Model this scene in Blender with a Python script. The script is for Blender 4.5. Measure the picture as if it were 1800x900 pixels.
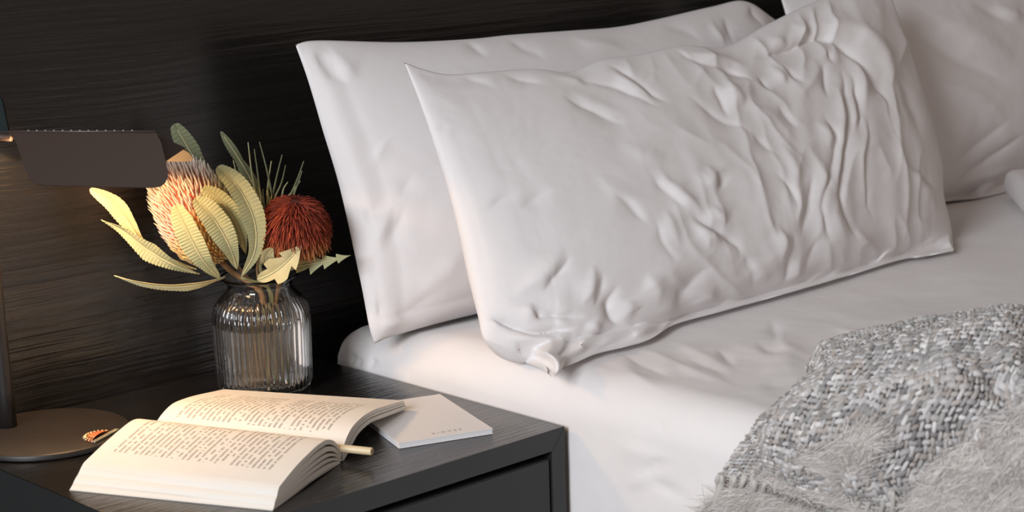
import bpy, math, random
import numpy as np
from mathutils import Matrix, Vector

for o in list(bpy.data.objects):
    bpy.data.objects.remove(o, do_unlink=True)
scn = bpy.context.scene
COL = scn.collection
rng = np.random.default_rng(7)
random.seed(7)

# ------------------------------------------------------------------ camera
CAM = np.array([-1.44276, -1.9764, 1.12988])
FPX = 3366.3
YAW, PITCH, ROLL = 0.7495, 0.2072, -0.0302
_f = np.array([math.sin(YAW)*math.cos(PITCH), math.cos(YAW)*math.cos(PITCH), -math.sin(PITCH)])
_r0 = np.array([math.cos(YAW), -math.sin(YAW), 0.0])
_u0 = np.cross(_r0, _f)
_r = math.cos(ROLL)*_r0 + math.sin(ROLL)*_u0
_u = math.cos(ROLL)*_u0 - math.sin(ROLL)*_r0
cd = bpy.data.cameras.new('camera')
cam = bpy.data.objects.new('camera', cd)
COL.objects.link(cam)
cd.sensor_width = 36.0
cd.lens = FPX*36.0/1800.0
cd.clip_start = 0.05
m = Matrix.Identity(4)
for i in range(3):
    m[i][0], m[i][1], m[i][2], m[i][3] = _r[i], _u[i], -_f[i], CAM[i]
cam.matrix_world = m
cd.dof.use_dof = True
cd.dof.focus_distance = 2.25
cd.dof.aperture_fstop = 7.0
scn.camera = cam

# ------------------------------------------------------------------ world, daylight, exposure
w = bpy.data.worlds.new('room_light'); scn.world = w; w.use_nodes = True
bg = w.node_tree.nodes['Background']
bg.inputs[0].default_value = (1.0, 0.81, 0.69, 1)
bg.inputs[1].default_value = 0.19

def area_light(name, loc, target, sx, sy, power, col):
    l = bpy.data.lights.new(name, 'AREA'); l.shape = 'RECTANGLE'; l.size = sx; l.size_y = sy
    l.energy = power; l.color = col
    o = bpy.data.objects.new(name, l); COL.objects.link(o); o.location = loc
    d = Vector(target) - Vector(loc)
    o.rotation_euler = d.to_track_quat('-Z', 'Y').to_euler()
    return o
area_light('window_daylight', (-3.35, -1.70, 1.95), (0.5, -0.3, 0.6), 1.25, 1.25, 116, (0.90, 0.94, 1.0))
scn.view_settings.view_transform = 'Standard'
scn.view_settings.look = 'None'
scn.view_settings.gamma = 1.0
scn.view_settings.use_curve_mapping = False
scn.view_settings.exposure = 0.1

# ------------------------------------------------------------------ helpers: rays
def ray(px, py):
    return _f + (px-900)/FPX*_r - (py-450)/FPX*_u
def onz(px, py, z):
    d = ray(px, py); return CAM + (z-CAM[2])/d[2]*d
def onplane(px, py, O, n):
    d = ray(px, py); return CAM + ((np.asarray(O)-CAM)@n)/(d@n)*d
def rays(P):
    P = np.asarray(P, float)
    return _f + ((P[..., 0]-900)/FPX)[..., None]*_r - ((P[..., 1]-450)/FPX)[..., None]*_u
def proj(X):
    d = np.asarray(X) - CAM; z = d@_f
    return np.stack([900+FPX*(d@_r)/z, 450-FPX*(d@_u)/z], -1)

def catmull(pts, n, closed=False):
    P = np.asarray(pts, float)
    if len(P) == 2:
        t = np.linspace(0, 1, n)[:, None]; return P[0]*(1-t)+P[1]*t
    Q = np.vstack([2*P[0]-P[1], P, 2*P[-1]-P[-2]])
    seg = np.linalg.norm(np.diff(P, axis=0), axis=1); cum = np.r_[0, np.cumsum(seg)]
    s = np.linspace(0, cum[-1], n)
    k = np.clip(np.searchsorted(cum, s, side='right')-1, 0, len(P)-2)
    t = ((s-cum[k])/np.maximum(seg[k], 1e-9))[:, None]
    p0, p1, p2, p3 = Q[k], Q[k+1], Q[k+2], Q[k+3]
    return 0.5*(2*p1+(p2-p0)*t+(2*p0-5*p1+4*p2-p3)*t*t+(3*p1-p0-3*p2+p3)*t**3)

def vnoise(x, y, seed=0):
    xi = np.floor(x).astype(int); yi = np.floor(y).astype(int); xf = x-xi; yf = y-yi
    def h(a, b):
        n = (a*374761393 + b*668265263 + seed*982451653) & 0xffffffff
        n = ((n ^ (n >> 13))*1274126177) & 0xffffffff
        return ((n ^ (n >> 16)) & 0xffff)/65535.0
    u = xf*xf*(3-2*xf); v = yf*yf*(3-2*yf)
    return (h(xi, yi)*(1-u)+h(xi+1, yi)*u)*(1-v)+(h(xi, yi+1)*(1-u)+h(xi+1, yi+1)*u)*v
def fbm(x, y, seed=0, o=4):
    s = 0; a = 1; tot = 0
    for k in range(o):
        s = s+a*(vnoise(x*2**k, y*2**k, seed+k)-.5); tot += a; a *= .5
    return s/tot
def sstep(a, b, x):
    t = np.clip((x-a)/(b-a), 0, 1); return t*t*(3-2*t)

# ------------------------------------------------------------------ helpers: objects
def mesh_obj(name, V, F, mat, parent=None, loc=None, smooth=True, uv=None, col=None, auto=None):
    V = np.asarray(V, float)
    base = np.array(parent.location if parent is not None and loc is None else (loc if loc is not None else (0, 0, 0)), float)
    if parent is not None:
        # nested parents: subtract the whole chain
        base = np.zeros(3); p = parent
        while p is not None:
            base += np.array(p.location); p = p.parent
    me = bpy.data.meshes.new(name)
    me.from_pydata((V-base).tolist(), [], [tuple(int(i) for i in f) for f in F])
    if uv is not None:
        ul = me.uv_layers.new(name='UVMap')
        vi = np.empty(len(me.loops), int); me.loops.foreach_get('vertex_index', vi)
        ul.data.foreach_set('uv', np.asarray(uv, float)[vi].ravel())
    if col is not None:
        ca = me.color_attributes.new('tint', 'FLOAT_COLOR', 'POINT')
        c = np.ones((len(V), 4)); c[:, :3] = col
        ca.data.foreach_set('color', c.ravel())
    if smooth:
        me.polygons.foreach_set('use_smooth', np.ones(len(me.polygons), bool))
    me.update()
    if smooth and auto is not None:
        me.set_sharp_from_angle(angle=math.radians(auto))
    if mat is not None: me.materials.append(mat)
    o = bpy.data.objects.new(name, me); COL.objects.link(o)
    if parent is not None: o.parent = parent
    elif loc is not None: o.location = loc
    return o
def thing(name, label, cat, loc, group=None):
    o = bpy.data.objects.new(name, None); COL.objects.link(o); o.location = loc
    o.empty_display_size = .05
    o['label'] = label; o['category'] = cat
    if group: o['group'] = group
    return o
def tag(o, label=None, cat=None, group=None, kind=None):
    if label: o['label'] = label
    if cat: o['category'] = cat
    if group: o['group'] = group
    if kind: o['kind'] = kind
    return o
def grid_faces(nu, nv, off=0, flip=False, wrap=False):
    F = []
    for i in range(nu-(0 if wrap else 1)):
        i2 = (i+1) % nu
        for j in range(nv-1):
            q = (off+i*nv+j, off+i2*nv+j, off+i2*nv+j+1, off+i*nv+j+1)
            F.append(q[::-1] if flip else q)
    return F
class MB:
    def __init__(s): s.V = []; s.F = []; s.n = 0; s.C = []
    def add(s, V, F, c=None):
        V = np.asarray(V, float); s.V.append(V)
        s.F += [tuple(i+s.n for i in f) for f in F]; s.n += len(V)
        if c is not None:
            cc = np.empty((len(V), 3)); cc[:] = c; s.C.append(cc)
        return s
    def box(s, a, b, bev=0.0):
        a = np.array(a, float); b = np.array(b, float)
        if bev <= 0:
            V = [(x, y, z) for x in (a[0], b[0]) for y in (a[1], b[1]) for z in (a[2], b[2])]
            return s.add(V, [(0, 1, 3, 2), (4, 6, 7, 5), (0, 4, 5, 1), (2, 3, 7, 6), (0, 2, 6, 4), (1, 5, 7, 3)])
        import bmesh
        bm = bmesh.new(); bmesh.ops.create_cube(bm, size=1)
        for v in bm.verts:
            v.co = Vector(((a[i]+b[i])/2 + v.co[i]*(b[i]-a[i]) for i in range(3)))
        bmesh.ops.bevel(bm, geom=list(bm.edges), offset=bev, segments=2, affect='EDGES')
        bm.verts.index_update()
        V = [tuple(v.co) for v in bm.verts]; F = [tuple(v.index for v in f.verts) for f in bm.faces]
        bm.free(); return s.add(V, F)
    def tube(s, P, R, n=8, c=None, cap=True):
        P = np.asarray(P, float); k = len(P); R = np.broadcast_to(np.asarray(R, float), (k,))
        T = np.gradient(P, axis=0); T /= np.linalg.norm(T, axis=1)[:, None]+1e-12
        a = np.array([0, 0, 1.0]) if abs(T[0][2]) < .9 else np.array([1.0, 0, 0])
        N = np.zeros_like(P); b = np.cross(T[0], a); b /= np.linalg.norm(b)
        for i in range(k):
            b = b-(b@T[i])*T[i]; b /= np.linalg.norm(b)+1e-12; N[i] = b
        B = np.cross(T, N)
        th = np.arange(n)/n*2*np.pi
        V = P[:, None]+R[:, None, None]*(np.cos(th)[None, :, None]*N[:, None]+np.sin(th)[None, :, None]*B[:, None])
        F = []
        for i in range(k-1):
            for j in range(n):
                j2 = (j+1) % n
                F.append((i*n+j, i*n+j2, (i+1)*n+j2, (i+1)*n+j))
        if cap:
            F.append(tuple(range(n))[::-1]); F.append(tuple((k-1)*n+j for j in range(n)))
        return s.add(V.reshape(-1, 3), F, c)
    def lathe(s, prof, c, n=48):
        prof = np.asarray(prof, float); th = np.arange(n)/n*2*np.pi; k = len(prof)
        V = np.stack([c[0]+prof[None, :, 0]*np.cos(th)[:, None], c[1]+prof[None, :, 0]*np.sin(th)[:, None],
                      c[2]+np.broadcast_to(prof[None, :, 1], (n, k))], -1).reshape(-1, 3)
        return s.add(V, grid_faces(n, k, wrap=True))
    def build(s, name, mat, parent=None, loc=None, **k):
        col = np.vstack(s.C) if s.C else None
        return mesh_obj(name, np.vstack(s.V), s.F, mat, parent, loc, col=col, **k)

# ------------------------------------------------------------------ helpers: materials
class NT:
    def __init__(s, name):
        s.m = bpy.data.materials.new(name); s.m.use_nodes = True
        s.t = s.m.node_tree; s.b = s.t.nodes['Principled BSDF']
    def n(s, typ, **k):
        x = s.t.nodes.new(typ)
        for a, v in k.items(): setattr(x, a, v)
        return x
    def put(s, inp, v):
        if isinstance(v, bpy.types.NodeSocket): s.t.links.new(v, inp)
        elif isinstance(v, (tuple, list)) and inp.type == 'RGBA' and len(v) == 3: inp.default_value = (*v, 1)
        else: inp.default_value = v
    def math(s, op, a, b=None, c=None):
        x = s.n('ShaderNodeMath', operation=op)
        s.put(x.inputs[0], a)
        if b is not None: s.put(x.inputs[1], b)
        if c is not None: s.put(x.inputs[2], c)
        return x.outputs[0]
    def mix(s, f, a, b):
        x = s.n('ShaderNodeMix', data_type='RGBA')
        s.put(x.inputs[0], f); s.put(x.inputs[6], a); s.put(x.inputs[7], b)
        return x.outputs[2]
    def ramp(s, v, stops):
        x = s.n('ShaderNodeValToRGB'); e = x.color_ramp.elements
        while len(e) < len(stops): e.new(.5)
        for i, (p, c) in enumerate(stops):
            e[i].position = p; e[i].color = (*c, 1) if len(c) == 3 else c
        s.put(x.inputs[0], v); return x.outputs[0]
    def coord(s, kind='Object', scale=(1, 1, 1), loc=(0, 0, 0), rot=(0, 0, 0)):
        c = s.n('ShaderNodeTexCoord'); mp = s.n('ShaderNodeMapping')
        s.t.links.new(c.outputs[kind], mp.inputs[0])
        mp.inputs['Scale'].default_value = scale; mp.inputs['Location'].default_value = loc
        mp.inputs['Rotation'].default_value = rot
        return mp.outputs[0]
    def noise(s, vec, scale=5, detail=2, rough=.5, dist=0):
        x = s.n('ShaderNodeTexNoise'); s.t.links.new(vec, x.inputs['Vector'])
        x.inputs['Scale'].default_value = scale; x.inputs['Detail'].default_value = detail
        x.inputs['Roughness'].default_value = rough; x.inputs['Distortion'].default_value = dist
        return x.outputs[0]
    def bump(s, h, strength=.2, dist=.001):
        x = s.n('ShaderNodeBump'); x.inputs['Strength'].default_value = strength; x.inputs['Distance'].default_value = dist
        s.put(x.inputs['Height'], h); s.t.links.new(x.outputs[0], s.b.inputs['Normal']); return x
    def set(s, **k):
        names = dict(color='Base Color', rough='Roughness', metal='Metallic', spec='Specular IOR Level', trans='Transmission Weight',
                     ior='IOR', sheen='Sheen Weight', sheenr='Sheen Roughness', sss='Subsurface Weight', coat='Coat Weight', coatr='Coat Roughness',
                     emit='Emission Color', estr='Emission Strength')
        for a, v in k.items(): s.put(s.b.inputs[names[a]], v)
        return s

def simple(name, color, rough=.6, **k):
    return NT(name).set(color=color, rough=rough, **k).m
def mat_wood(name, freq, spec=.5, rough=.36, col=(.0105, .0095, .009), bstr=.5, bdist=.0012, dust=False):
    t = NT(name)
    wv = t.noise(t.coord(scale=(1.6, 1.6, 1.6)), 2.2, 2)
    c = t.coord(scale=(3.0, freq, freq))
    # grain runs along x, gently wavering
    add = t.n('ShaderNodeVectorMath', operation='ADD'); t.t.links.new(c, add.inputs[0])
    cmb = t.n('ShaderNodeCombineXYZ'); t.put(cmb.inputs[1], t.math('MULTIPLY', wv, 2.6)); t.put(cmb.inputs[2], t.math('MULTIPLY', wv, 2.6))
    t.t.links.new(cmb.outputs[0], add.inputs[1])
    g = t.noise(add.outputs[0], 1.0, 3, .55)
    g2 = t.math('MULTIPLY', t.math('SMOOTH_MIN', t.math('MAXIMUM', t.math('SUBTRACT', g, .34), 0), .3, .1), 3)
    colr = t.ramp(g, [(.3, tuple(x*.55 for x in col)), (.65, tuple(x*1.35 for x in col))])
    if dust:
        v = t.n('ShaderNodeTexVoronoi'); t.t.links.new(t.coord(), v.inputs['Vector']); v.inputs['Scale'].default_value = 75
        wn = t.n('ShaderNodeTexWhiteNoise'); t.t.links.new(v.outputs['Position'], wn.inputs['Vector'])
        f = t.math('MULTIPLY', t.math('LESS_THAN', v.outputs['Distance'], t.math('MULTIPLY', wn.outputs[0], .075)), t.math('GREATER_THAN', wn.outputs[0], .55))
        colr = t.mix(t.math('MULTIPLY', f, .55), colr, (.35, .31, .27))
    t.set(color=colr, rough=t.math('ADD', t.math('MULTIPLY', g, -.12), rough+.06), spec=spec)
    t.bump(g2, bstr, bdist)
    return t.m
def mat_cotton(name, col=(.82, .79, .785), bs=.10):
    t = NT(name)
    n1 = t.noise(t.coord(scale=(1, 1, 1)), 26, 3, .6)
    n2 = t.noise(t.coord(scale=(1, 1, 1)), 900, 1, .5)
    t.set(color=t.mix(n1, tuple(x*.985 for x in col), tuple(min(1, x*1.015) for x in col)), rough=.92, spec=.2, sheen=.12, sheenr=.5)
    t.bump(t.math('ADD', t.math('MULTIPLY', n1, 1.0), t.math('MULTIPLY', n2, .12)), bs, .004)
    return t.m

M = {}
M['panel'] = mat_wood('black_stained_panel', 170, spec=.8, rough=.27, col=(.0085, .0070, .0058), bstr=.34, bdist=.0013)
M['top'] = mat_wood('black_stained_top', 260, spec=1.0, rough=.21, bstr=.35, bdist=.0009, dust=True)
M['front'] = simple('charcoal_lacquer', (.020, .021, .021), .42)
M['drawer'] = NT('charcoal_drawer').set(color=(.017, .019, .019), rough=.5).m
M['cotton'] = mat_cotton('white_cotton')
M['sheet'] = mat_cotton('white_sheet', (.81, .78, .77), .08)
M['wallpaint'] = simple('white_wall_paint', (.62, .60, .58), .9)
M['floor'] = simple('dark_floor_boards', (.10, .075, .055), .5)
M['lampblack'] = simple('matt_black_metal', (.052, .035, .028), .42)
M['pole'] = simple('black_pole_metal', (.018, .0155, .0145), .4)
M['shadein'] = simple('shade_inside_cream', (.62, .50, .34), .5)

# ------------------------------------------------------------------ setting
b = MB().box((-4.4, -4.6, -.05), (3.6, .12, 0)); tag(b.build('floor', M['floor'], smooth=False), 'dark boarded floor under the bed', kind='structure')
b = MB().box((-4.4, .045, 0), (3.6, .12, 2.6)); tag(b.build('wall_back', M['wallpaint'], smooth=False), 'pale painted wall behind the black headboard', kind='structure')
hb = MB().box((-1.3, 0.001, 0.0), (3.0, .044, 1.5), .002).build('headboard', M['panel'], loc=(.8, .02, 0.0), smooth=False)
tag(hb, 'wide black stained wood headboard with fine horizontal grain', 'headboard')

# ------------------------------------------------------------------ bed
ZT, XS, RB = .556, .010, .05
YB, YF = -.078, -2.05
ARC = RB*math.pi/2
def bed_prof(p):
    p = np.asarray(p, float)
    x = np.where(p < 0, XS, np.where(p < ARC, XS+RB-RB*np.cos(p/RB), XS+RB+(p-ARC)))
    z = np.where(p < 0, ZT-RB+p, np.where(p < ARC, ZT-RB+RB*np.sin(np.clip(p, 0, ARC)/RB), ZT))
    a = np.clip(p/RB, 0, math.pi/2)
    return x, z, -np.cos(a), np.sin(a)
def bed_pt(p, y, h):
    x, z, nx, nz = bed_prof(p)
    return np.stack([x+nx*h, np.broadcast_to(y, x.shape), z+nz*h], -1)
def bed_hit(P, h):
    """points where the rays through photo positions P meet the bed surface offset by h -> (arc, y)"""
    D = rays(P); D = D/np.linalg.norm(D, axis=-1)[..., None]
    h = np.broadcast_to(np.asarray(h, float), D.shape[:-1])
    t = np.full(D.shape[:-1], 1.0)
    cx, cz = XS+RB+2.0, ZT-RB-1.0
    for _ in range(70):
        X = CAM + t[..., None]*D
        qx = np.abs(X[..., 0]-cx)-2.0; qz = np.abs(X[..., 2]-cz)-1.0
        sd = np.hypot(np.maximum(qx, 0), np.maximum(qz, 0))+np.minimum(np.maximum(qx, qz), 0)-RB-h
        t = t+sd*.95
    X = CAM + t[..., None]*D
    x, z = X[..., 0], X[..., 2]
    dx = XS+RB-x; dz = z-(ZT-RB)
    a = np.arctan2(np.maximum(dz, 0), np.maximum(dx, 0))
    p = np.where(dz < 0, dz, np.where(dx < 0, ARC-dx, a*RB))
    return p, X[..., 1]

FOLD = .85
def stroke_disp(PX, PY, strokes, warp=1.0):
    # break up the regularity of the fold lines
    wx = 22*fbm(PX/90, PY/90, 41, 3); wy = 22*fbm(PX/90, PY/90, 47, 3)
    PX, PY = PX+warp*wx, PY+warp*wy
    out = np.zeros(PX.shape)
    for st in strokes:
        pts, wd, amp = st[0], st[1], st[2]
        fade = st[3] if len(st) > 3 else .25
        C = catmull(pts, 24)
        m0 = (PX > C[:, 0].min()-5*wd) & (PX < C[:, 0].max()+5*wd) & (PY > C[:, 1].min()-5*wd) & (PY < C[:, 1].max()+5*wd)
        if not m0.any(): continue
        x = PX[m0]; y = PY[m0]
        best = np.full(x.shape, 1e9); par = np.zeros(x.shape)
        for k in range(len(C)-1):
            a, bb = C[k], C[k+1]; d = bb-a; L2 = d@d+1e-9
            s = np.clip(((x-a[0])*d[0]+(y-a[1])*d[1])/L2, 0, 1)
            dd = np.hypot(x-a[0]-s*d[0], y-a[1]-s*d[1])
            mm = dd < best; best[mm] = dd[mm]; par[mm] = (k+s[mm])/(len(C)-1)
        fd = min(.5, fade*1.8)
        tp = sstep(0, fd, par)*sstep(0, fd, 1-par)
        wl = wd*((.6+.75*tp) if amp > 0 else (.5+.6*tp))
        if amp > 0:   # a fold: round crest, long flanks
            g = .75*(1+(best/wl)**2)**-1.6+.25*np.exp(-(best/(2*wl))**2)
        else:         # a crease: narrow line with soft shoulders
            g = .6*(1+(best/(.7*wl))**2)**-1.5+.4*np.exp(-(best/(1.7*wl))**2)
        out[m0] += FOLD*amp*g*tp
    return out

bed = thing('bed', 'wide bed with a smooth white fitted sheet over its mattress', 'bed', (1.0, -1.05, 0))
MB().box((XS+.05, YF+.06, .06), (2.0, YB-.03, .24), .004).build('bed_base', simple('bed_base_fabric', (.05, .05, .05), .8), bed, smooth=False)
sheet_strokes = [
    ([(1290, 590), (1310, 610), (1345, 625), (1400, 640), (1440, 650)], 10, .006),
    ([(1325, 598), (1350, 615), (1390, 622)], 9, -.005),
    ([(1350, 560), (1360, 590), (1362, 605)], 10, -.006),
    ([(1380, 575), (1370, 600), (1390, 620), (1440, 632)], 9, .005),
    ([(1180, 595), (1230, 615), (1270, 635), (1300, 650)], 8, .005),
    ([(1200, 620), (1250, 640), (1290, 660)], 8, -.004),
    ([(1265, 605), (1285, 625), (1295, 640)], 7, -.005),
    ([(1180, 630), (1240, 655), (1300, 672)], 7, .0045),
    ([(1110, 612), (1160, 625), (1220, 650)], 7, .004),
    ([(1080, 625), (1140, 645), (1200, 668)], 8, -.004),
    ([(1060, 640), (1120, 662), (1180, 690)], 9, .004),
    ([(1330, 660), (1370, 650), (1420, 648)], 8, .004),
    ([(1330, 680), (1370, 676), (1410, 672)], 8, -.004),
    ([(1450, 575), (1520, 590), (1570, 600)], 8, .005),
    ([(1470, 590), (1500, 602), (1540, 610)], 6, -.005),
    ([(1430, 545), (1520, 560), (1640, 568), (1740, 562)], 12, .005),
    ([(1560, 560), (1660, 560), (1760, 545), (1800, 540)], 10, .006),
    ([(1500, 520), (1600, 522), (1700, 512), (1800, 500)], 14, -.005),
    ([(1600, 490), (1700, 480), (1800, 470)], 12, .004),
    ([(1640, 420), (1720, 425), (1800, 420)], 12, -.004),
    ([(1130, 705), (1160, 735), (1175, 770)], 6, -.0025),
    ([(1120, 830), (1160, 815), (1200, 815)], 5, -.004),
    ([(1140, 845), (1180, 860), (1220, 885)], 7, -.005),
    ([(1095, 860), (1130, 845), (1160, 840)], 6, .004),
    ([(1060, 770), (1120, 790), (1190, 800)], 14, .004),
    ([(602, 632), (606, 615), (612, 598)], 3, -.006), ([(617, 640), (619, 626), (622, 612)], 3.5, -.007),
    ([(629, 646), (630, 632), (632, 620)], 3, -.007), ([(650, 650), (655, 635), (660, 622)], 8, -.006),
    ([(720, 672), (722, 655), (724, 640)], 4, -.003),
]
ps = np.r_[np.linspace(-.42, -.02, 70), np.linspace(-.015, .12, 50), np.linspace(.123, .75, 190), np.linspace(.77, 1.95, 60)]
ys = np.r_[np.linspace(YB, -1.25, 330), np.linspace(-1.27, YF, 25)]
PP, YY = np.meshgrid(ps, ys, indexing='ij')
base = bed_pt(PP, YY, 0.0)
# the sheet is pulled down towards the headboard end
back = sstep(-.30, YB, YY)
base[..., 2] -= .020*back*sstep(-.05, .06, PP)
base[..., 0] += .012*sstep(-.16, YB, YY)*(1-sstep(.0, .08, PP))
q = proj(base)
hd = .75*stroke_disp(q[..., 0], q[..., 1], sheet_strokes)
hd += .0035*fbm(PP*9, YY*5, 3)*sstep(-.3, -.05, PP) + .0012*fbm(PP*30+YY*12, YY*30, 5)
hd += .010*fbm(YY*7, PP*1.2, 9)*(1-sstep(-.25, -.02, PP))
_, _, nx, nz = bed_prof(PP)
V = base.copy(); V[..., 0] += nx*hd; V[..., 2] += nz*hd
V[..., 0] = np.maximum(V[..., 0], .004)
Vb = V.reshape(-1, 3); Fb = grid_faces(len(ps), len(ys))
# tuck the head end down behind the mattress
n0 = len(Vb); lip = V[:, 0, :].copy(); ex = []
for k, (dy, dz) in enumerate([(.012, -.006), (.020, -.02), (.022, -.05), (.022, -.30)]):
    r_ = lip.copy(); r_[:, 1] += dy
    r_[:, 2] = np.maximum(r_[:, 2]+dz*sstep(-.2, .0, ps), .16); ex.append(r_)
Vb = np.vstack([Vb]+ex)
npz = len(ps)
for k in range(4):
    for i in range(npz-1):
        a0 = (i*len(ys) if k == 0 else n0+(k-1)*npz+i); a1 = ((i+1)*len(ys) if k == 0 else n0+(k-1)*npz+i+1)
        Fb.append((a0, n0+k*npz+i, n0+k*npz+i+1, a1))
mesh_obj('fitted_sheet', Vb, [f[::-1] for f in Fb], M['sheet'], bed)
MB().box((XS+.03, YF+.05, .24), (1.9, YB-.03, ZT-.06), .03).build('mattress', simple('mattress_ticking', (.75, .73, .70), .9), bed, smooth=True)

# ------------------------------------------------------------------ pillows
def pillow(name, label, O, Vd, out, Tf, Tb, strokes, nu=220, nv=150, mat=None, seed=1, wr=.002, pw=2.4, pb=.55, low=.25, flow=False):
    U = np.array([1.0, 0, 0]); Vd = np.array(Vd, float); Vd /= np.linalg.norm(Vd)
    N = np.cross(U, Vd); N /= np.linalg.norm(N)          # (0,-,+): towards the room
    O = np.array(O, float)
    def ab(p):
        X = onplane(p[0], p[1], O, N) if len(p) == 2 else np.array(p, float)
        return ((X-O)@U, (X-O)@Vd)
    E = {k: catmull([ab(p) for p in v], nu if k in 'TB' else nv) for k, v in out.items()}
    u = np.linspace(0, 1, nu); v = np.linspace(0, 1, nv)
    uu, vv = np.meshgrid(u, v, indexing='ij')
    B, T, L, R = E['B'], E['T'], E['L'], E['R']
    c00, c10, c01, c11 = (B[0]+L[0])/2, (B[-1]+R[0])/2, (T[0]+L[-1])/2, (T[-1]+R[-1])/2
    # blend exactly to shared corners
    for A, a, c in ((B, c00, c10), (T, c01, c11), (L, c00, c01), (R, c10, c11)):
        t = np.linspace(0, 1, len(A))[:, None]
        A += (1-t)**4*(a-A[0]) + t**4*(c-A[-1])
    S = ((1-vv)[..., None]*B[:, None]+vv[..., None]*T[:, None]+(1-uu)[..., None]*L[None]+uu[..., None]*R[None]
         - ((1-uu)*(1-vv))[..., None]*c00-(uu*(1-vv))[..., None]*c10-((1-uu)*vv)[..., None]*c01-(uu*vv)[..., None]*c11)
    pu = np.clip(1-np.abs(2*uu-1)**pw, 0, 1); pv = np.clip(1-np.abs(2*vv-1)**pw, 0, 1)
    prof = (pu*pv)**pb
    prof = prof*(1+low*(1-2*vv))
    base = O + S[..., 0:1]*U + S[..., 1:2]*Vd
    fr = base + (prof*Tf)[..., None]*N
    bk = base - (prof*Tb)[..., None]*N
    edge = sstep(0, .05, np.minimum.reduce([uu*1.6, (1-uu)*1.6, vv, 1-vv]))
    q = proj(fr)
    d = stroke_disp(q[..., 0], q[..., 1], strokes)
    d += wr*(fbm(uu*7+3*fbm(uu*3, vv*3, seed+9), vv*6, seed)+.5*np.abs(fbm(uu*16, vv*9, seed+4))) * 2
    if flow:
        # long soft wrinkles: running down the right part, slanting across the middle
        X_, Y_ = q[..., 0]+30*fbm(q[..., 0]/120, q[..., 1]/120, 61), q[..., 1]
        rg = lambda a_, b_, sd: (1-np.abs(2*vnoise(a_, b_, sd)-1))**2-.35
        mR = sstep(1340, 1440, X_)*(1-sstep(1590, 1640, X_))
        mM = sstep(1060, 1220, X_-.25*(Y_-200))*(1-sstep(1340, 1440, X_))
        d += .0062*mR*rg((X_-.10*Y_)/29, (Y_+.1*X_)/170, 71)
        d += .0042*mM*rg((X_-.85*Y_)/52, (X_*.85+Y_)/230, 73)+.003*mM*rg((X_-.35*Y_)/40, (X_*.35+Y_)/160, 79)
    fr = fr + (d*edge)[..., None]*N
    # pillow rests on the mattress
    def rest(X, spread):
        x = X[..., 0]
        zb = np.where(x < XS, -9, np.where(x < XS+RB, ZT-RB+np.sqrt(np.clip(RB**2-(XS+RB-x)**2, 0, None)), ZT))
        zb = zb - .020*sstep(-.30, YB, X[..., 1]) + ((.008+.013*edge*np.clip(.80+2.2*fbm(uu*14, vv*9, 87, 2), .2, 1.5)) if spread else .008)
        low_ = X[..., 2] < zb
        if spread:
            d = CAM - X
            X = np.where(low_[..., None], X + (np.maximum(zb-X[..., 2], 0)/d[..., 2])[..., None]*d, X)
        X[..., 2] = np.maximum(X[..., 2], zb); return X
    fr = rest(fr, True); bk = rest(bk, False)
    bk[..., 1] = np.minimum(bk[..., 1], -.004)
    Vs = [fr.reshape(-1, 3)]; idx = -np.ones((nu, nv), int); n = nu*nv
    inner = np.zeros((nu, nv), bool); inner[1:-1, 1:-1] = True
    idx[inner] = n+np.arange(inner.sum()); fi = np.arange(n).reshape(nu, nv); idx[~inner] = fi[~inner]
    Vs.append(bk[inner])
    F = grid_faces(nu, nv)
    for i in range(nu-1):
        for j in range(nv-1):
            F.append((idx[i, j], idx[i, j+1], idx[i+1, j+1], idx[i+1, j]))
    V = np.vstack(Vs)
    lo = (V[:, 0].mean(), V[:, 1].mean(), V[:, 2].min())
    o = mesh_obj(name, V, F, mat or M['cotton'], loc=lo)
    return tag(o, label, 'pillow', 'white pillows on the bed')

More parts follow.
